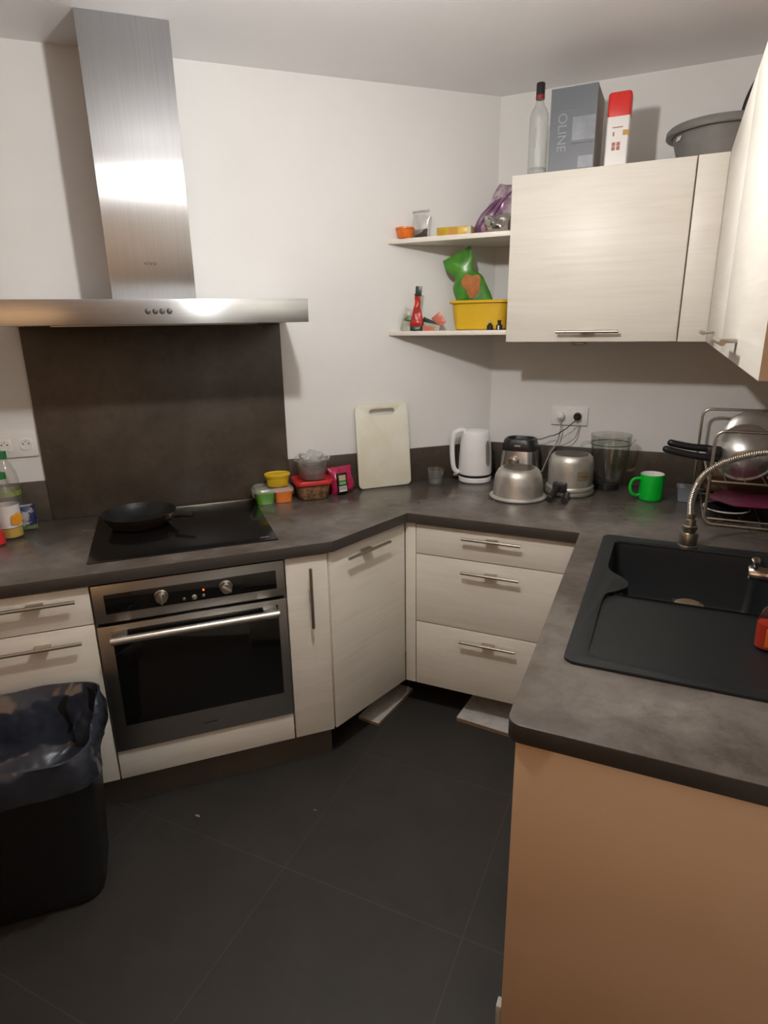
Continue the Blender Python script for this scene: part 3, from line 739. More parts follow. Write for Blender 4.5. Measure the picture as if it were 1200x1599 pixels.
rb = thing('red_lidded_box', 'clear food box of dried brown food with a red lid', 'food container', (rx, ry, ZC), FA)
part('tray', rloft([(.118, .105, .028, z), (.128, .115, .028, z+.006), (.150, .132, .03, z+.072)], rx, ry, cap1=False), 'amber_plastic', rb)
part('contents', rloft([(.108, .095, .026, z+.002), (.120, .107, .026, z+.012), (.138, .121, .028, z+.062)], rx, ry), 'dried_food', rb)
part('lid', rloft([(.155, .142, .03, z+.066), (.161, .148, .032, z+.069), (.161, .148, .032, z+.081), (.156, .143, .032, z+.085), (.150, .131, .03, z+.084), (.146, .127, .03, z+.079)], rx, ry), 'red_plastic', rb)
zb = z+.0805; bxc, byc = -.909, -.092
cb = thing('clear_tub', 'clear round tub with a plastic bag inside, on top of the red lid', 'tub', (bxc, byc, zb), FA)
part('body', lathe([(.0005, zb), (.050, zb), (.054, zb+.004), (.068, zb+.080), (.0765, zb+.084), (.078, zb+.092), (.0745, zb+.095), (.069, zb+.092), (.066, zb+.082), (.052, zb+.007), (.0005, zb+.004)], 48, bxc, byc, cap0=False, cap1=False), 'clear_plastic', cb)
part('contents', lathe([(.048, zb+.005), (.053, zb+.03), (.044, zb+.045), (.02, zb+.05), (.0005, zb+.048)], 30, bxc, byc), 'purple_food', cb)
def crumple_ball(cx, cy, cz, rx_, ry_, rz_, seed, amp=.3, sub=4, fq=2.2):
    bm = B(); bmesh.ops.create_icosphere(bm, subdivisions=sub, radius=1)
    for v in bm.verts:
        n = v.co.normalized(); q = n*fq+Vector((seed*3.1, seed, 0))
        k = 1+amp*(noise.noise(q)+.6*abs(noise.noise(q*2.4)))
        v.co = Vector((cx+n.x*rx_*k, cy+n.y*ry_*k, cz+n.z*rz_*k))
    return bm
solo('plastic_bag', crumple_ball(bxc, byc, zb+.090, .052, .05, .030, 4), 'film_bag', 'crumpled clear plastic bag spilling out of the clear tub', 'bag', (bxc, byc, zb+.05), FA)
kx, ky = -.775, -.070
pk = thing('coffee_packet', 'magenta packet with a black label panel right of the red-lidded box', 'packet', (kx, ky, ZC), FA)
pm = T(kx, ky, z) @ rot(.22, 'Z') @ rot(-.10, 'X')
part('pouch', xf(pillow(.108, .116, .072, wf=lambda v: 1.0+.1*v, seed=5, crumple=.008), pm), 'packet_magenta', pk)
lp = part('label_panel', xf(bx(-.041, .007, -.0475, -.036, .004, .094, bev=.003), pm), 'packet_black', pk)
part('picture', xf(bx(-.034, -.001, -.0485, -.0470, .060, .084), pm), 'label_tan', lp)
part('green_label', xf(bx(-.034, -.001, -.0486, -.0470, .042, .056), pm), 'label_green', lp)
bc = part('barcode', xf(bx(-.036, .001, -.0485, -.0470, .012, .036), pm), 'label_white', lp)
bm = B()
for i, ww in enumerate((1, 2, 1, 1, 2, 1, 2, 1)): box(bm, -.0335+i*.0042, -.0335+i*.0042+.0011*ww, -.0491, -.0484, .018, .034)
part('bars', xf(bm, pm), 'print_dark', bc, 0)

# ------------------------------------------------------------------ cutting board
cb = B()
def cutting():
    wd, hg, t = .252, .372, .012
    o = [(p[0], p[1]+hg/2) for p in rrect(wd, hg, .020)]
    h = [(p[0]-.0, p[1]+hg-.033) for p in rrect(.118, .028, .0138)]
    bm = prism(o, 0, t, .002, [h]); return bm
lean = math.atan2(.030, .36)
bm = xf(cutting(), T(-.5625, -.047, ZC+.001) @ rot(PI/2-lean, 'X') @ rot(.006, 'Z'))
ctb = thing('cutting_board', 'white plastic cutting board with a slot handle leaning on the wall', 'cutting board', (-.5625, -.04, ZC), FA)
part('board', bm, 'board_white', ctb, .5)

# ------------------------------------------------------------------ tumbler, kettle
gx, gy = -.168, -.305
solo('tumbler', lathe([(.0005, z+.0), (.030, z), (.033, z+.003), (.0395, z+.072), (.0385, z+.0725), (.032, z+.010), (.0005, z+.009)], 40, gx, gy, cap0=False, cap1=False), 'cup_glass', 'small clear drinking glass standing left of the white kettle', 'glass', (gx, gy, ZC))
kx, ky = -.020, -.168
kt = thing('electric_kettle', 'white plastic electric kettle in the corner of the worktop', 'kettle', (kx, ky, ZC))
part('power_base', lathe([(.070, z), (.076, z+.003), (.077, z+.020), (.074, z+.024)], 48, kx, ky), 'white_plastic', kt)
part('black_band', lathe([(.0745, z+.0245), (.0750, z+.036), (.0745, z+.0365)], 48, kx, ky), 'black_plastic', kt)
ob = part('body', lathe([(.0765, z+.037), (.0775, z+.045), (.076, z+.10), (.071, z+.17), (.064, z+.222), (.060, z+.2335), (.052, z+.239), (.0005, z+.241)], 48, kx, ky), 'white_plastic', kt)
hd_ = Vector((-.89, -.45, 0)).normalized()
def kp(r, zz): return Vector((kx, ky, z+zz))+hd_*r
P = spline([kp(.052, .236), kp(.078, .238), kp(.102, .218), kp(.110, .17), kp(.108, .11), kp(.100, .06), kp(.080, .040)], 6)
bm = B(); sd_ = Vector((-hd_.y, hd_.x, 0)); rs = []
for i, p in enumerate(P):
    t = (P[min(i+1, len(P)-1)]-P[max(i-1, 0)]).normalized(); nn = t.cross(sd_).normalized()
    rs.append(ring(bm, [p+sd_*.0165*(abs(math.cos(a))**.6*(1 if math.cos(a) > 0 else -1))+nn*.0110*(abs(math.sin(a))**.6*(1 if math.sin(a) > 0 else -1)) for a in [2*PI*k/14 for k in range(14)]]))
for a, b in zip(rs, rs[1:]): bridge(bm, a, b)
bm.faces.new(rs[0]); bm.faces.new(rs[-1]); bmesh.ops.recalc_face_normals(bm, faces=bm.faces)
part('handle', bm, 'white_plastic', kt)
part('lid_button', xf(bx(-.012, .012, -.008, .008, 0, .006, bev=.002), T(*kp(.075, .240)) @ rot(math.atan2(hd_.y, hd_.x), 'Z')), 'black_plastic', kt)
part('switch', xf(bx(-.006, .016, -.012, .012, -.006, .008, bev=.003), T(*kp(.088, .030)) @ rot(math.atan2(hd_.y, hd_.x), 'Z')), 'handle_steel', kt)
def winbm():
    bm = B(); a0 = math.atan2(-.38, .80); rows = []
    for j in range(9):
        v = j/8; zz = z+.078+.118*v; rr = .0768-(.0768-.0676)*((.078+.118*v-.06)/.15) + .0032; k = .0135*min(1, (1-abs(2*v-1)**3)+.35)
        rows.append([bm.verts.new((kx+rr*math.cos(a0+u*k/rr), ky+rr*math.sin(a0+u*k/rr), zz)) for u in (-1, -.5, 0, .5, 1)])
    for a, b in zip(rows, rows[1:]):
        for i in range(4): bm.faces.new((a[i], a[i+1], b[i+1], b[i]))
    r = bmesh.ops.solidify(bm, geom=bm.faces[:], thickness=.002); bmesh.ops.recalc_face_normals(bm, faces=bm.faces); return bm
part('water_window', winbm(), 'print_grey', kt, label='narrow grey water level window')

# ------------------------------------------------------------------ blender base
mx, my = .180, -.130
bl = thing('blender', 'steel and black blender motor base without its jug', 'blender', (mx, my, ZC))
part('foot', rloft([(.168, .152, .03, z), (.170, .154, .03, z+.014)], mx, my), 'black_plastic', bl)
part('steel_housing', rloft([(.166, .150, .03, z+.014), (.162, .147, .032, z+.085), (.150, .138, .034, z+.156)], mx, my), 'steel_horizontal_brush', bl)
part('collar', rloft([(.150, .138, .034, z+.156), (.153, .141, .036, z+.160), (.140, .128, .040, z+.198), (.132, .120, .042, z+.206), (.118, .106, .04, z+.206), (.108, .096, .04, z+.188)], mx, my), 'black_plastic', bl)
part('coupling', lathe([(.022, z+.186), (.022, z+.198), (.014, z+.202), (.0005, z+.202)], 20, mx, my), 'black_matte', bl)
part('dial', xf(lathe([(.025, 0), (.025, .004), (.020, .006), (.018, .018), (.014, .020)], 32), T(mx-.012, my-.0715, z+.112) @ rot(.05, 'X') @ RX90), 'chrome', bl)
part('brand_mark', bx(mx-.012, mx+.014, my-.0698, my-.064, z+.178, z+.184), 'print_grey', bl, 0)

# ------------------------------------------------------------------ upturned pots
def upturned(name, label, cx, cy, prof, disc, disc_m, m='aluminium'):
    p = thing(name, label, 'pot', (cx, cy, ZC))
    part('shell', lathe(prof, 56, cx, cy), m, p)
    part('base_disc', lathe(disc, 48, cx, cy), disc_m, p)
    return p
pt = upturned('cooking_pot', 'wide aluminium pot upside down in front of the blender base', .232, -.385,
  [(.1140, z), (.1185, z+.003), (.1190, z+.008), (.1150, z+.012), (.1045, z+.014), (.1035, z+.020), (.1015, z+.060), (.0965, z+.095), (.0860, z+.118), (.074, z+.128), (.0005, z+.1285)],
  [(.067, z+.1284), (.066, z+.1296), (.0005, z+.1297)], 'stained_base')
qx, qy = .423, -.235
pt = upturned('pressure_cooker', 'taller aluminium pressure cooker upside down beside the mixing jug', qx, qy,
  [(.0945, z+.020), (.0985, z+.023), (.1000, z+.032), (.0965, z+.038), (.0930, z+.040), (.0935, z+.110), (.0925, z+.140), (.087, z+.160), (.077, z+.170), (.0005, z+.1705)],
  [(.070, z+.1704), (.069, z+.1718), (.0005, z+.1719)], 'blackened_base')
part('lid_rim', lathe([(.086, z), (.098, z+.002), (.1015, z+.008), (.1000, z+.018), (.094, z+.0195)], 56, qx, qy), 'aluminium', pt)
bm = B(); rows = []
for j in range(2):
    rr = .0948; rows.append([bm.verts.new((qx+rr*math.cos(a), qy+rr*math.sin(a), z+(.070 if j == 0 else .113))) for a in [-1.15+.08*k for k in range(8)]])
for i in range(7): bm.faces.new((rows[0][i], rows[0][i+1], rows[1][i+1], rows[1][i]))
bmesh.ops.solidify(bm, geom=bm.faces[:], thickness=.0006)
sk_ = part('sticker', bm, 'sticker_tan', pt, label='peeling tan paper sticker')
bm = B(); rr = .0957
tube(bm, [(qx+rr*math.cos(a), qy+rr*math.sin(a), z+.088+.004*math.sin(a*5)) for a in [-.95+.06*k for k in range(7)]], .0022, 6)
part('rust_stain', bm, 'rust_mark', sk_)
hd1 = Vector((-.26, -.96, 0)).normalized(); hd2 = Vector((.04, -1, 0)).normalized()
def hpt(d, r, zz): return Vector((qx, qy, z+zz))+d*r
h1 = part('pot_handle', tube(B(), spline([hpt(hd1, .088, .052), hpt(hd1, .112, .052), hpt(hd1, .150, .036), hpt(hd1, .185, .018), hpt(hd1, .205, .014)], 5), .013, 12, radii=None), 'black_plastic', pt, label='black plastic side handle')
part('handle_bracket', xf(bx(-.026, .030, -.018, .018, -.022, .020, bev=.006), T(*hpt(hd1, .108, .046))), 'black_plastic', h1)
h2 = part('lid_handle', tube(B(), spline([hpt(hd2, .088, .016), hpt(hd2, .13, .016), hpt(hd2, .168, .0145), hpt(hd2, .200, .0145)], 5), .0135, 12), 'black_plastic', pt)
part('handle_bolt', xf(lathe([(.004, 0), (.004, .003), (.002, .004)], 14), T(*hpt(hd1, .112, .065)) @ rot(0, 'X')), 'chrome', h1)

# ------------------------------------------------------------------ mixing jug
jx, jy = .567, -.105
jg = thing('blender_jug', 'clear blender jug with two handles and a black base by the wall', 'jug', (jx, jy, ZC))
part('base_collar', lathe([(.046, z), (.049, z+.003), (.049, z+.026), (.045, z+.030)], 40, jx, jy), 'black_plastic', jg)
part('glass_body', lathe([(.047, z+.030), (.050, z+.035), (.068, z+.090), (.078, z+.150), (.081, z+.200), (.084, z+.206), (.085, z+.236), (.0865, z+.240), (.083, z+.240), (.081, z+.208), (.078, z+.198), (.075, z+.150), (.065, z+.090), (.047, z+.038), (.0005, z+.036)], 48, jx, jy, cap0=False, cap1=False), 'jug_glass', jg)
part('rim', lathe([(.0852, z+.199), (.0862, z+.201), (.0852, z+.203)], 48, jx, jy, cap0=False, cap1=False), 'print_dark', jg)
for sgn in (-1, 1):
    P = spline([(jx+sgn*.082, jy-.01*sgn, z+.198), (jx+sgn*.105, jy-.012*sgn, z+.196), (jx+sgn*.122, jy-.014*sgn, z+.182), (jx+sgn*.122, jy-.014*sgn, z+.150), (jx+sgn*.108, jy-.012*sgn, z+.100), (jx+sgn*.078, jy-.01*sgn, z+.088)], 6)
    part('handle', tb(P, .0075, 12), 'jug_glass', jg)
part('spout', xf(lathe([(.012, 0), (.016, .02), (.018, .024)], 16, cap0=False, cap1=False), T(jx+.078, jy-.03, z+.214) @ rot(.5, 'Y')), 'jug_glass', jg)

# ------------------------------------------------------------------ mug and small tub
mx, my = .748, -.232
mg = thing('mug', 'bright green ceramic mug with a white inside', 'mug', (mx, my, ZC))
part('outside', lathe([(.0005, z), (.042, z), (.0455, z+.004), (.0465, z+.010), (.0465, z+.107), (.0460, z+.109)], 48, mx, my, cap0=False, cap1=False), 'mug_green', mg)
part('inside', lathe([(.0460, z+.109), (.0445, z+.110), (.0430, z+.108), (.0425, z+.010), (.0005, z+.006)], 48, mx, my, cap0=False, cap1=False), 'ceramic_white', mg)
hd_ = Vector((-.93, -.36, 0)).normalized()
P = spline([Vector((mx, my, z+zz))+hd_*r for r, zz in ((.043, .088), (.060, .090), (.078, .082), (.086, .058), (.080, .032), (.062, .018), (.043, .020))], 6)
part('handle', tb(P, .0065, 12), 'mug_green', mg)
solo('clear_tub', rloft([(.066, .06, .01, z), (.080, .072, .012, z+.056), (.086, .078, .012, z+.060), (.084, .076, .012, z+.060), (.076, .068, .011, z+.054), (.060, .054, .009, z+.006)], .885, -.196, cap0=True, cap1=True), 'tub_pale', 'small pale square plastic tub between the green mug and the dish rack', 'tub', (.885, -.196, ZC))

# ------------------------------------------------------------------ dish rack and what is in it
RX1 = 1.225
rk = thing('dish_rack', 'two-level chrome wire dish rack on the worktop behind the faucet', 'dish rack', (1.07, -.3, ZC))
wr = .0055
def loop(y, x0, ztop, name): return part(name, tb(fillet([(x0, y, ZC+.007), (x0, y, ztop), (RX1, y, ztop), (RX1, y, ZC+.007)], .035, 8, True), wr, 12, closed=True), 'wire_steel', rk)
loop(-.085, .908, 1.262, 'rear_frame')
loop(-.520, .936, 1.242, 'front_frame')
for zt, nm in ((1.062, 'upper_rack'), (.925, 'lower_rack')):
    bm = B()
    tube(bm, fillet([(.934, -.512, zt), (.934, -.09, zt), (RX1-.006, -.09, zt), (RX1-.006, -.512, zt)], .012, 4, True), .004, 10, closed=True)
    for i in range(4):
        x = .99+.062*i; tube(bm, [(x, -.511, zt-.003), (x, -.091, zt-.003)], .0022, 8)
    part(nm, bm, 'wire_steel', rk)
# pressure pan with two handles
pc = thing('pressure_pan', 'shiny aluminium pan with two long black handles on the rack top level', 'pan', (1.045, -.33, 1.07))
mt = T(1.048, -.330, 1.158) @ rot(-.25, 'Z') @ rot(.85, 'X') @ T(0, 0, -.02)
part('bowl', xf(lathe([(.100, -.055), (.104, -.053), (.104, -.045), (.098, -.040), (.0975, .000), (.093, .028), (.082, .050), (.066, .066), (.045, .076), (.022, .081), (.0005, .082)], 56), mt), 'aluminium_bright', pc)
for nm, P, r in (('pot_handle', [(.958, -.355, 1.142), (.925, -.36, 1.150), (.87, -.365, 1.153), (.815, -.37, 1.162), (.800, -.37, 1.165)], .0135),
                 ('lid_handle', [(.962, -.385, 1.118), (.92, -.39, 1.122), (.86, -.395, 1.130), (.80, -.40, 1.142), (.785, -.40, 1.146)], .0130)):
    h = part(nm, tube(B(), spline(P, 5), r, 14), 'black_plastic', pc, label='long black plastic handle')
    part('handle_end', xf(crumple_ball(0, 0, 0, r*1.0, r*1.0, r*1.0, 1, 0, 3), T(*P[-1])), 'black_plastic', h)
part('handle_block', xf(bx(-.022, .026, -.022, .022, -.022, .024, bev=.006), T(.945, -.365, 1.136)), 'black_plastic', pc)
# lid and metal pieces behind
ld = thing('pan_lid', 'steel pan lid standing behind the aluminium pan in the rack', 'lid', (1.09, -.20, 1.07))
mt = T(1.085, -.150, 1.170) @ rot(.10, 'Z') @ rot(1.40, 'X')
part('disc', xf(lathe([(.098, 0), (.101, .002), (.098, .005), (.075, .013), (.03, .020), (.0005, .021)], 48), mt), 'aluminium_bright', ld)
part('knob', xf(lathe([(.007, .020), (.007, .032), (.016, .036), (.016, .046), (.0005, .049)], 24), mt), 'black_plastic', ld)
gr = thing('metal_grater', 'small steel grater leaning at the right of the aluminium pan', 'grater', (1.128, -.45, 1.07))
mt = T(1.138, -.452, 1.066) @ rot(.1, 'Z') @ rot(.30, 'Y')
part('blade', xf(bx(-.022, .022, -.012, .012, 0, .105, bev=.004), mt), 'aluminium_bright', gr)
bm = B(); tube(bm, fillet([(-.016, 0, .10), (-.016, 0, .150), (.016, 0, .150), (.016, 0, .10)], .014, 5), .0035, 10)
part('grip', xf(bm, mt), 'chrome', gr)
solo('wooden_board', bx(.945, 1.19, -.135, -.118, .934, 1.036, bev=.004), 'brown_wood', 'dark brown wooden board standing at the back of the rack', 'board', (1.07, -.12, .93))
bm = xf(prism([(-.02, -.10), (.06, -.22), (.22, -.20), (.22, .07), (.03, .07)], 0, .0045, .001), T(.965, -.28, .960) @ rot(-.06, 'X'))
solo('magenta_mat', bm, 'mat_magenta', 'magenta flexible chopping mat lying in the lower level of the rack', 'mat', (1.06, -.3, .93))
dp = thing('dark_dish', 'dark round dish with a pale rim in the bottom of the rack', 'dish', (1.008, -.42, .929))
part('bowl', lathe([(.0005, .930), (.045, .930), (.060, .934), (.076, .948), (.0745, .949), (.058, .937), (.0005, .934)], 48, 1.010, -.425, cap0=False, cap1=False), 'black_plastic', dp)
part('rim', lathe([(.0758, .9455), (.0785, .947), (.0785, .951), (.0745, .9505)], 48, 1.010, -.425, cap0=False, cap1=False), 'ceramic_white', dp)

# ------------------------------------------------------------------ soap bottle
sx, sy = 1.038, -1.440
sp = thing('dish_soap_bottle', 'clear bottle of red dish soap with an orange label on the drainer', 'bottle', (sx, sy, ZC))
zz = ZC+.0005
part('body', lathe([(.026, zz), (.033, zz+.004), (.0345, zz+.05), (.032, zz+.075), (.024, zz+.095), (.014, zz+.106), (.0135, zz+.115)], 40, sx, sy, 1, .72), 'clear_glass', sp)
part('soap', lathe([(.025, zz+.002), (.0318, zz+.006), (.0332, zz+.05), (.0325, zz+.062)], 40, sx, sy, 1, .72), 'soap_red', sp)
part('label', xf(rloft([(.040, .001, .0004, .014), (.042, .001, .0004, .058)]), T(sx+.004, sy-.0262, zz) @ rot(.05, 'Z')), 'label_orange', sp)
part('cap', lathe([(.0155, zz+.110), (.0155, zz+.128), (.008, zz+.132), (.006, zz+.142), (.0005, zz+.143)], 24, sx, sy), 'white_plastic', sp)

# ------------------------------------------------------------------ upper shelf
ax, ay = -.297, -.343
ot = thing('orange_tub', 'small round orange plastic tub on the tip of the upper shelf', 'tub', (ax, ay, ZS1))
part('body', lathe([(.0005, ZS1+.0003), (.029, ZS1+.0003), (.032, ZS1+.003), (.037, ZS1+.037), (.0355, ZS1+.037), (.030, ZS1+.006), (.0005, ZS1+.005)], 40, ax, ay, cap0=False, cap1=False), 'orange_plastic', ot)
part('rim', lathe([(.0365, ZS1+.034), (.0405, ZS1+.036), (.0405, ZS1+.042), (.0365, ZS1+.0425), (.0355, ZS1+.037)], 40, ax, ay, cap0=False, cap1=False), 'orange_plastic', ot)
zp_ = thing('zip_bag', 'clear zip bag with a little dark tea, beside the orange tub', 'bag', (-.232, -.327, ZS1))
mt = T(-.236, -.325, ZS1+.001) @ rot(-.12, 'Z') @ rot(-.05, 'X')
part('film', xf(pillow(.076, .108, .022, wf=lambda v: .92+.10*v, seed=8, crumple=.006), mt), 'film_bag', zp_)
part('tea', xf(pillow(.066, .034, .020, seed=9, crumple=.003), mt), 'tea_dark', zp_)
part('zip_strip', xf(bx(-.038, .038, -.002, .002, .098, .104), mt), 'packet_pale', zp_)
yb = thing('yellow_box', 'flat yellow tea box lying on the upper shelf', 'box', (-.085, -.290, ZS1))
mt = T(-.163, -.330, ZS1+.0005) @ rot(.04, 'Z')
part('carton', xf(bx(0, .143, 0, .075, 0, .034, bev=.0015), mt), 'spice_box_yellow', yb)
part('side_print', xf(bx(.052, .090, -.0006, .002, .003, .031), mt), 'gold_print', yb)
part('corner_print', xf(bx(.128, .1435, -.0006, .002, .002, .032), mt), 'packet_pale', yb)
mt = T(.042, -.225, ZS1+.001) @ rot(.12, 'Z') @ rot(-.10, 'X')
pb = thing('snack_bag', 'crumpled purple patterned bag leaning on the wall cabinet', 'bag', (.07, -.215, ZS1))
def pw(v): return 1.0-.62*v
bm = pillow(.190, .195, .075, wf=pw, seed=11, crumple=.014, freq=14)
for v in bm.verts: v.co.x += .055*(max(0, v.co.z)/.185)**1.1
part('pouch', xf(bm, mt), 'foil_purple', pb)
bm = B()
for k, (a, b) in enumerate((((-.05, .03), (.045, .15)), ((-.01, .03), (.07, .16)), ((-.072, .02), (.01, .13)))):
    tube(bm, spline([(a[0], -.030, a[1]), ((a[0]+b[0])/2-.01, -.036, (a[1]+b[1])/2), (b[0], -.016, b[1])], 5), .0035, 6)
part('stripe_print', xf(bm, mt), 'foil_stripe', pb)
mt = T(.088, -.325, ZS1+.001) @ rot(.06, 'Z')
solo('foil_packet', xf(pillow(.104, .064, .048, wf=lambda v: .86+.16*v, seed=13, crumple=.011, freq=26), mt), 'foil', 'shiny crumpled foil packet in front of the purple bag', 'packet', (.08, -.325, ZS1))

# ------------------------------------------------------------------ lower shelf
bs = thing('plastic_basin', 'yellow plastic basin on the lower shelf', 'basin', (.016, -.232, ZS2))
cx0, cy0 = .0165, -.240
part('body', rloft([(.200, .150, .04, ZS2+.0003), (.214, .164, .04, ZS2+.006), (.244, .176, .045, ZS2+.112), (.240, .172, .044, ZS2+.112), (.206, .156, .04, ZS2+.010)], cx0, cy0, cap0=True, cap1=True), 'yellow_plastic', bs)
part('rim', rloft([(.248, .180, .045, ZS2+.106), (.264, .196, .05, ZS2+.109), (.264, .196, .05, ZS2+.116), (.256, .188, .048, ZS2+.119), (.242, .174, .044, ZS2+.114)], cx0, cy0, cap0=False, cap1=False), 'yellow_plastic', bs)
gb = thing('green_packet', 'folded green packet with an orange picture standing in the yellow basin', 'packet', (-.02, -.23, ZS2+.05))
mt = T(-.002, -.235, ZS2+.070) @ rot(-.42, 'Y') @ rot(.05, 'Z')
def gw(v): return 1.0-.34*math.exp(-((v-.68)/.11)**2) - .12*v
part('pouch', xf(pillow(.150, .262, .066, wf=gw, seed=17, crumple=.007, freq=15), mt), 'packet_green', gb)
bm = B(); rows = []
for k in range(20):
    a = 2*PI*k/20; q = 1+.16*math.sin(3*a+1)+.1*math.sin(5*a)
    rows.append(bm.verts.new((.020+.038*q*math.cos(a), -.0370, .112+.048*q*math.sin(a))))
bm.faces.new(rows); bmesh.ops.solidify(bm, geom=bm.faces[:], thickness=.004); bmesh.ops.recalc_face_normals(bm, faces=bm.faces)
part('orange_picture', xf(bm, mt), 'packet_print_orange', gb)
mt = T(-.298, -.342, ZS2+.0005) @ rot(.30, 'Z') @ rot(.26, 'Y')
wg = thing('herb_packet', 'pale packet with an olive picture at the tip of the lower shelf', 'packet', (-.283, -.335, ZS2))
part('pouch', xf(pillow(.050, .092, .020, seed=19, crumple=.006, freq=22), mt), 'packet_pale', wg)
part('olive_print', xf(pillow(.040, .036, .026, seed=19, crumple=.006), mt @ T(.0, -.002, .042)), 'packet_olive', wg)
mt = T(-.244, -.350, ZS2+.0005) @ rot(.20, 'Z') @ rot(.03, 'Y')
rg = thing('spice_packet', 'red packet twisted shut with a dark top on the lower shelf', 'packet', (-.25, -.345, ZS2))
def tw(v): return 1.0 - .62*min(1, max(0, (v-.25)/.45)) + .10*max(0, (v-.72)/.28)
part('pouch', xf(pillow(.054, .150, .030, wf=tw, seed=21, crumple=.007, freq=24), mt), 'packet_red', rg)
part('dark_top', xf(bx(-.013, .013, -.004, .004, .140, .180, bev=.0015), mt @ rot(.03, 'Y')), 'packet_dark_green', rg)
part('dark_base', xf(pillow(.057, .030, .033, seed=21, crumple=.005), mt), 'packet_dark_green', rg)
def sachet(label, m, mt, wd, hg, t, seed, cat='sachet'):
    return solo('sachet', xf(pillow(wd, hg, t, seed=seed, crumple=.003, freq=26, nu=14, nv=16), mt), m, label, cat, tuple((mt @ Vector((0, 0, 0)))))
sachet('coral red square sachet leaning on the left end of the yellow basin', 'sachet_coral', T(-.140, -.315, ZS2+.022) @ rot(-.62, 'Y'), .046, .052, .010, 23)
sachet('dark green and white sachet lying between the red packet and the basin', 'packet_dark_green', T(-.160, -.318, ZS2+.012) @ rot(-1.15, 'Y'), .034, .075, .012, 25)
sachet('pale flat sachet lying under the dark green sachet', 'packet_pale', T(-.145, -.335, ZS2+.007) @ rot(-1.35, 'Y'), .026, .075, .010, 27)
sachet('reddish brown flat sachet lying beside the red packet', 'sachet_coral', T(-.165, -.345, ZS2+.006) @ rot(-1.5, 'Y'), .020, .055, .008, 29)
for x, y, lab, m in ((.078, -.3515, 'small dark bottle with a pale cap in front of the basin', 0), (.117, -.3515, 'small dark bottle with a pale stripe by the cabinet side', 1)):
    b_ = thing('aroma_bottle', lab, 'bottle', (x, y, ZS2), group='small dark bottles in front of the yellow basin')
    part('body', lathe([(.010, ZS2+.0003), (.0125, ZS2+.002), (.0125, ZS2+.018), (.006, ZS2+.024), (.006, ZS2+.028)], 24, x, y), 'black_plastic', b_)
    part('cap', lathe([(.0075 if m else .005, ZS2+.0275), (.008 if m else .005, ZS2+.038), (.0005, ZS2+.039)], 20, x, y), 'black_plastic' if m else 'label_tan', b_)
    if m: part('stripe', bx(x-.003, x+.003, y-.0132, y-.011, ZS2+.002, ZS2+.018), 'label_white', b_)

# ------------------------------------------------------------------ on top of the wall cabinet
ZTP = ZTT+.0008
ex, ey = .2330, -.335
vb = thing('glass_bottle', 'empty clear spirits bottle with a black cap beside the grey box', 'bottle', (ex, ey, ZTP))
part('glass', lathe([(.030, ZTP), (.034, ZTP+.004), (.0345, ZTP+.180), (.0335, ZTP+.195), (.027, ZTP+.212), (.0175, ZTP+.226), (.0145, ZTP+.236), (.0135, ZTP+.250)], 40, ex, ey, cap0=False, cap1=False), 'bottle_glass', vb)
part('base_glass', lathe([(.0345, ZTP+.001), (.0348, ZTP+.016), (.030, ZTP+.022)], 40, ex, ey), 'clear_glass', vb)
part('cap', lathe([(.0155, ZTP+.247), (.0155, ZTP+.296), (.014, ZTP+.298), (.0005, ZTP+.298)], 28, ex, ey), 'black_plastic', vb)
part('cap_band', lathe([(.0158, ZTP+.246), (.0160, ZTP+.258), (.0158, ZTP+.259)], 28, ex, ey), 'cap_red', vb)
part('side_print', bx(ex-.006, ex-.002, ey-.0352, ey-.0335, ZTP+.085, ZTP+.150), 'print_grey', vb, 0)
gx0, gx1, gy0, gy1, gz1 = .2765, .4370, -.352, -.155, 2.4030
bg = thing('grey_carton', 'grey cardboard box with overlapping flaps and silver tape on the wall cabinet', 'box', (.357, -.25, ZTP))
part('carton', bx(gx0, gx1, gy0, gy1, ZTP, gz1, bev=.002), 'box_side', bg)
part('left_flap', bx(gx0, gx0+.080, gy0-.0022, gy0-.0002, ZTP+.002, 2.330), 'box_grey', bg, 0)
part('top_flap', bx(gx0, gx0+.080, gy0-.0022, gy0-.0002, 2.3318, gz1), 'box_grey', bg, 0)
rf = part('right_flap', bx(gx0+.080, gx1, gy0-.0040, gy0-.0002, ZTP+.086, gz1), 'box_grey', bg, 0)
part('lower_flap', bx(gx0+.080, gx1, gy0-.0024, gy0-.0002, ZTP+.002, ZTP+.0855), 'box_grey', bg, 0)
part('tape', bx(gx0+.080, gx1-.002, gy0-.0046, gy0-.0040, 2.232, 2.306), 'tape_grey', rf, 0)
part('tape', bx(gx0+.106, gx1-.004, gy0-.0030, gy0-.0024, ZTP+.006, ZTP+.044), 'tape_grey', bg, 0)
part('lettering', text_bm('OLINE', .044, T(gx0+.043, gy0-.0024, 2.262) @ RX90 @ rot(-PI/2, 'Z'), .0004), 'box_print', bg, 0)
rx0, rx1, ry0, ry1, rz1 = .4720, .5480, -.345, -.280, 2.3680
rw = thing('red_top_canister', 'tall white carton with a red top beside the grey box', 'carton', (.51, -.31, ZTP))
part('carton', rloft([(rx1-rx0, ry1-ry0, .006, ZTP), (rx1-rx0, ry1-ry0, .006, 2.293)], (rx0+rx1)/2, (ry0+ry1)/2), 'carton_white', rw)
part('lid', rloft([(rx1-rx0+.001, ry1-ry0+.001, .008, 2.2925), (rx1-rx0+.001, ry1-ry0+.001, .010, 2.362), (rx1-rx0-.006, ry1-ry0-.006, .010, rz1)], (rx0+rx1)/2, (ry0+ry1)/2), 'red_lid', rw)
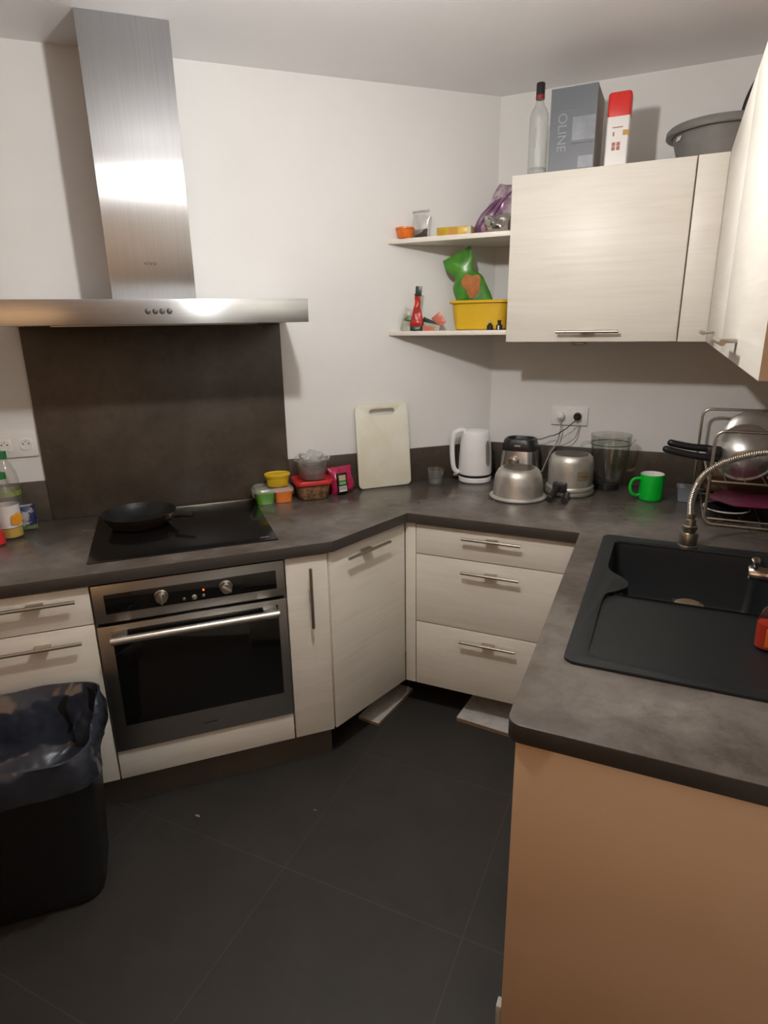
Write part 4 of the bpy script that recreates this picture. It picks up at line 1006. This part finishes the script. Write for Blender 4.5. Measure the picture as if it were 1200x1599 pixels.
bm = B(); box(bm, rx0+.020, rx0+.055, ry0-.0008, ry0+.001, 2.257, 2.2600); box(bm, rx0+.023, rx0+.028, ry0-.0008, ry0+.001, 2.232, 2.245)
for dx in (0, .016):
    for dz in (0, .0135): box(bm, rx0+.022+dx, rx0+.034+dx, ry0-.0008, ry0+.001, 2.187+dz, 2.199+dz)
part('red_print', bm, 'red_print', rw, 0)
part('gold_print', bx(rx1-.020, rx1+.0006, ry0-.0008, ry0+.012, 2.232, 2.248), 'gold_print', rw, 0)
# colander
kx, ky = .845, -.190
cl = thing('washing_up_bowl', 'round grey plastic washing bowl on the corner of the wall cabinets', 'bowl', (kx, ky, ZTP))
part('body', lathe([(.0005, ZTP), (.125, ZTP), (.132, ZTP+.004), (.162, ZTP+.105), (.159, ZTP+.105), (.128, ZTP+.008), (.0005, ZTP+.006)], 64, kx, ky, cap0=False, cap1=False), 'colander_grey', cl)
part('rim', lathe([(.161, ZTP+.094), (.1785, ZTP+.092), (.1815, ZTP+.096), (.180, ZTP+.112), (.172, ZTP+.120), (.161, ZTP+.116), (.158, ZTP+.104)], 64, kx, ky, cap0=False, cap1=False), 'colander_grey', cl)
part('sticker', xf(bx(-.012, .012, -.0012, .0004, -.011, .011), T(kx, ky, ZTP+.083) @ rot(-1.05, 'Z') @ T(0, -.1562, 0) @ rot(-.27, 'X')), 'label_white', cl, 0)
bp = thing('black_pan', 'black pan whose dark handle sticks up out of the grey bowl', 'pan', (kx+.02, ky, ZTP+.01))
part('pan_body', lathe([(.0005, ZTP+.010), (.070, ZTP+.010), (.085, ZTP+.045), (.083, ZTP+.045), (.068, ZTP+.013), (.0005, ZTP+.013)], 40, kx+.02, ky, cap0=False, cap1=False), 'nonstick', bp)
part('handle', tube(B(), spline([(kx+.075, ky, ZTP+.03), (kx+.062, ky-.02, ZTP+.11), (kx+.066, ky-.03, ZTP+.17), (kx+.085, ky-.03, ZTP+.225), (kx+.10, ky-.03, ZTP+.245)], 6), .014, 14), 'black_plastic', bp)

# ------------------------------------------------------------------ bin with liner
bn = thing('waste_bin', 'tall black plastic bin in front of the left drawers', 'bin', (-2.03, -.88, 0), FA)
bcx, bcy = -2.055, -.895
def ins(w, d): return (w, d)
part('body', rloft([(.470, .230, .06, .001, .0, .01), (.490, .250, .065, .02, 0, .008), (.555, .370, .075, .50, .0, -.02), (.570, .395, .08, .555, .0, -.025), (.560, .385, .078, .557, .0, -.025), (.540, .355, .07, .50, 0, -.02), (.46, .22, .055, .03, 0, .008)], bcx, bcy, 10, cap1=True), 'bin_black', bn)
def liner():
    bm = B(); rs = []; n = 14
    secs = [(.576, .398, .082, .470, 0, -.022), (.592, .415, .085, .510, 0, -.024), (.590, .415, .085, .552, 0, -.025), (.582, .407, .084, .572, 0, -.025), (.566, .392, .08, .575, 0, -.025), (.548, .372, .075, .555, 0, -.024),
            (.530, .345, .07, .50, 0, -.02), (.50, .32, .07, .44, 0, -.015), (.46, .28, .07, .385, 0, -.01), (.36, .20, .06, .350, 0, 0), (.18, .10, .04, .340, 0, 0)]
    for si, s in enumerate(secs):
        P = []
        base = rrect(s[0], s[1], s[2], n)
        # densify the straight runs
        dens = []
        for i, p in enumerate(base):
            q = base[(i+1) % len(base)]; k = 16 if i % (n+1) == n else 1
            for j in range(k): dens.append((p[0]+(q[0]-p[0])*j/k, p[1]+(q[1]-p[1])*j/k))
        for (x, y) in dens:
            a = math.atan2(y, x); amp = .012 if si < 6 else .042
            if si in (3, 4): amp = .005
            q = Vector((x*9, y*9, s[3]*11+si*.3)); f = noise.noise(q)+.9*(.35-abs(noise.noise(q*1.9)))
            dz = noise.noise(Vector((x*7+4, y*7, si*.2)))*(.012 if si < 6 else .02)
            rr = 1+amp*f/.2
            P.append((bcx+s[4]+x*rr, bcy+s[5]+y*rr, s[3]+dz))
        rs.append(ring(bm, P))
    for a, b in zip(rs, rs[1:]): bridge(bm, a, b)
    bm.faces.new(rs[-1]); bmesh.ops.recalc_face_normals(bm, faces=bm.faces)
    return bm
ln = part('bin_liner', liner(), 'bag_film', bn, .9, label='shiny dark plastic liner folded over the rim')
# ------------------------------------------------------------------ crumbs on the floor
for (x, y, l, lab) in ((-.555, -1.625, .010, 'tiny light brown crumb on the dark floor right of the bin'), (-.196, -1.44, .006, 'tiny pale speck on the dark floor in front of the angled cabinet')):
    solo('crumb', crumple_ball(x, y, l*.35, l, l*.45, l*.35, 3, .3, 2), 'crumb', lab, 'crumb', (x, y, 0))
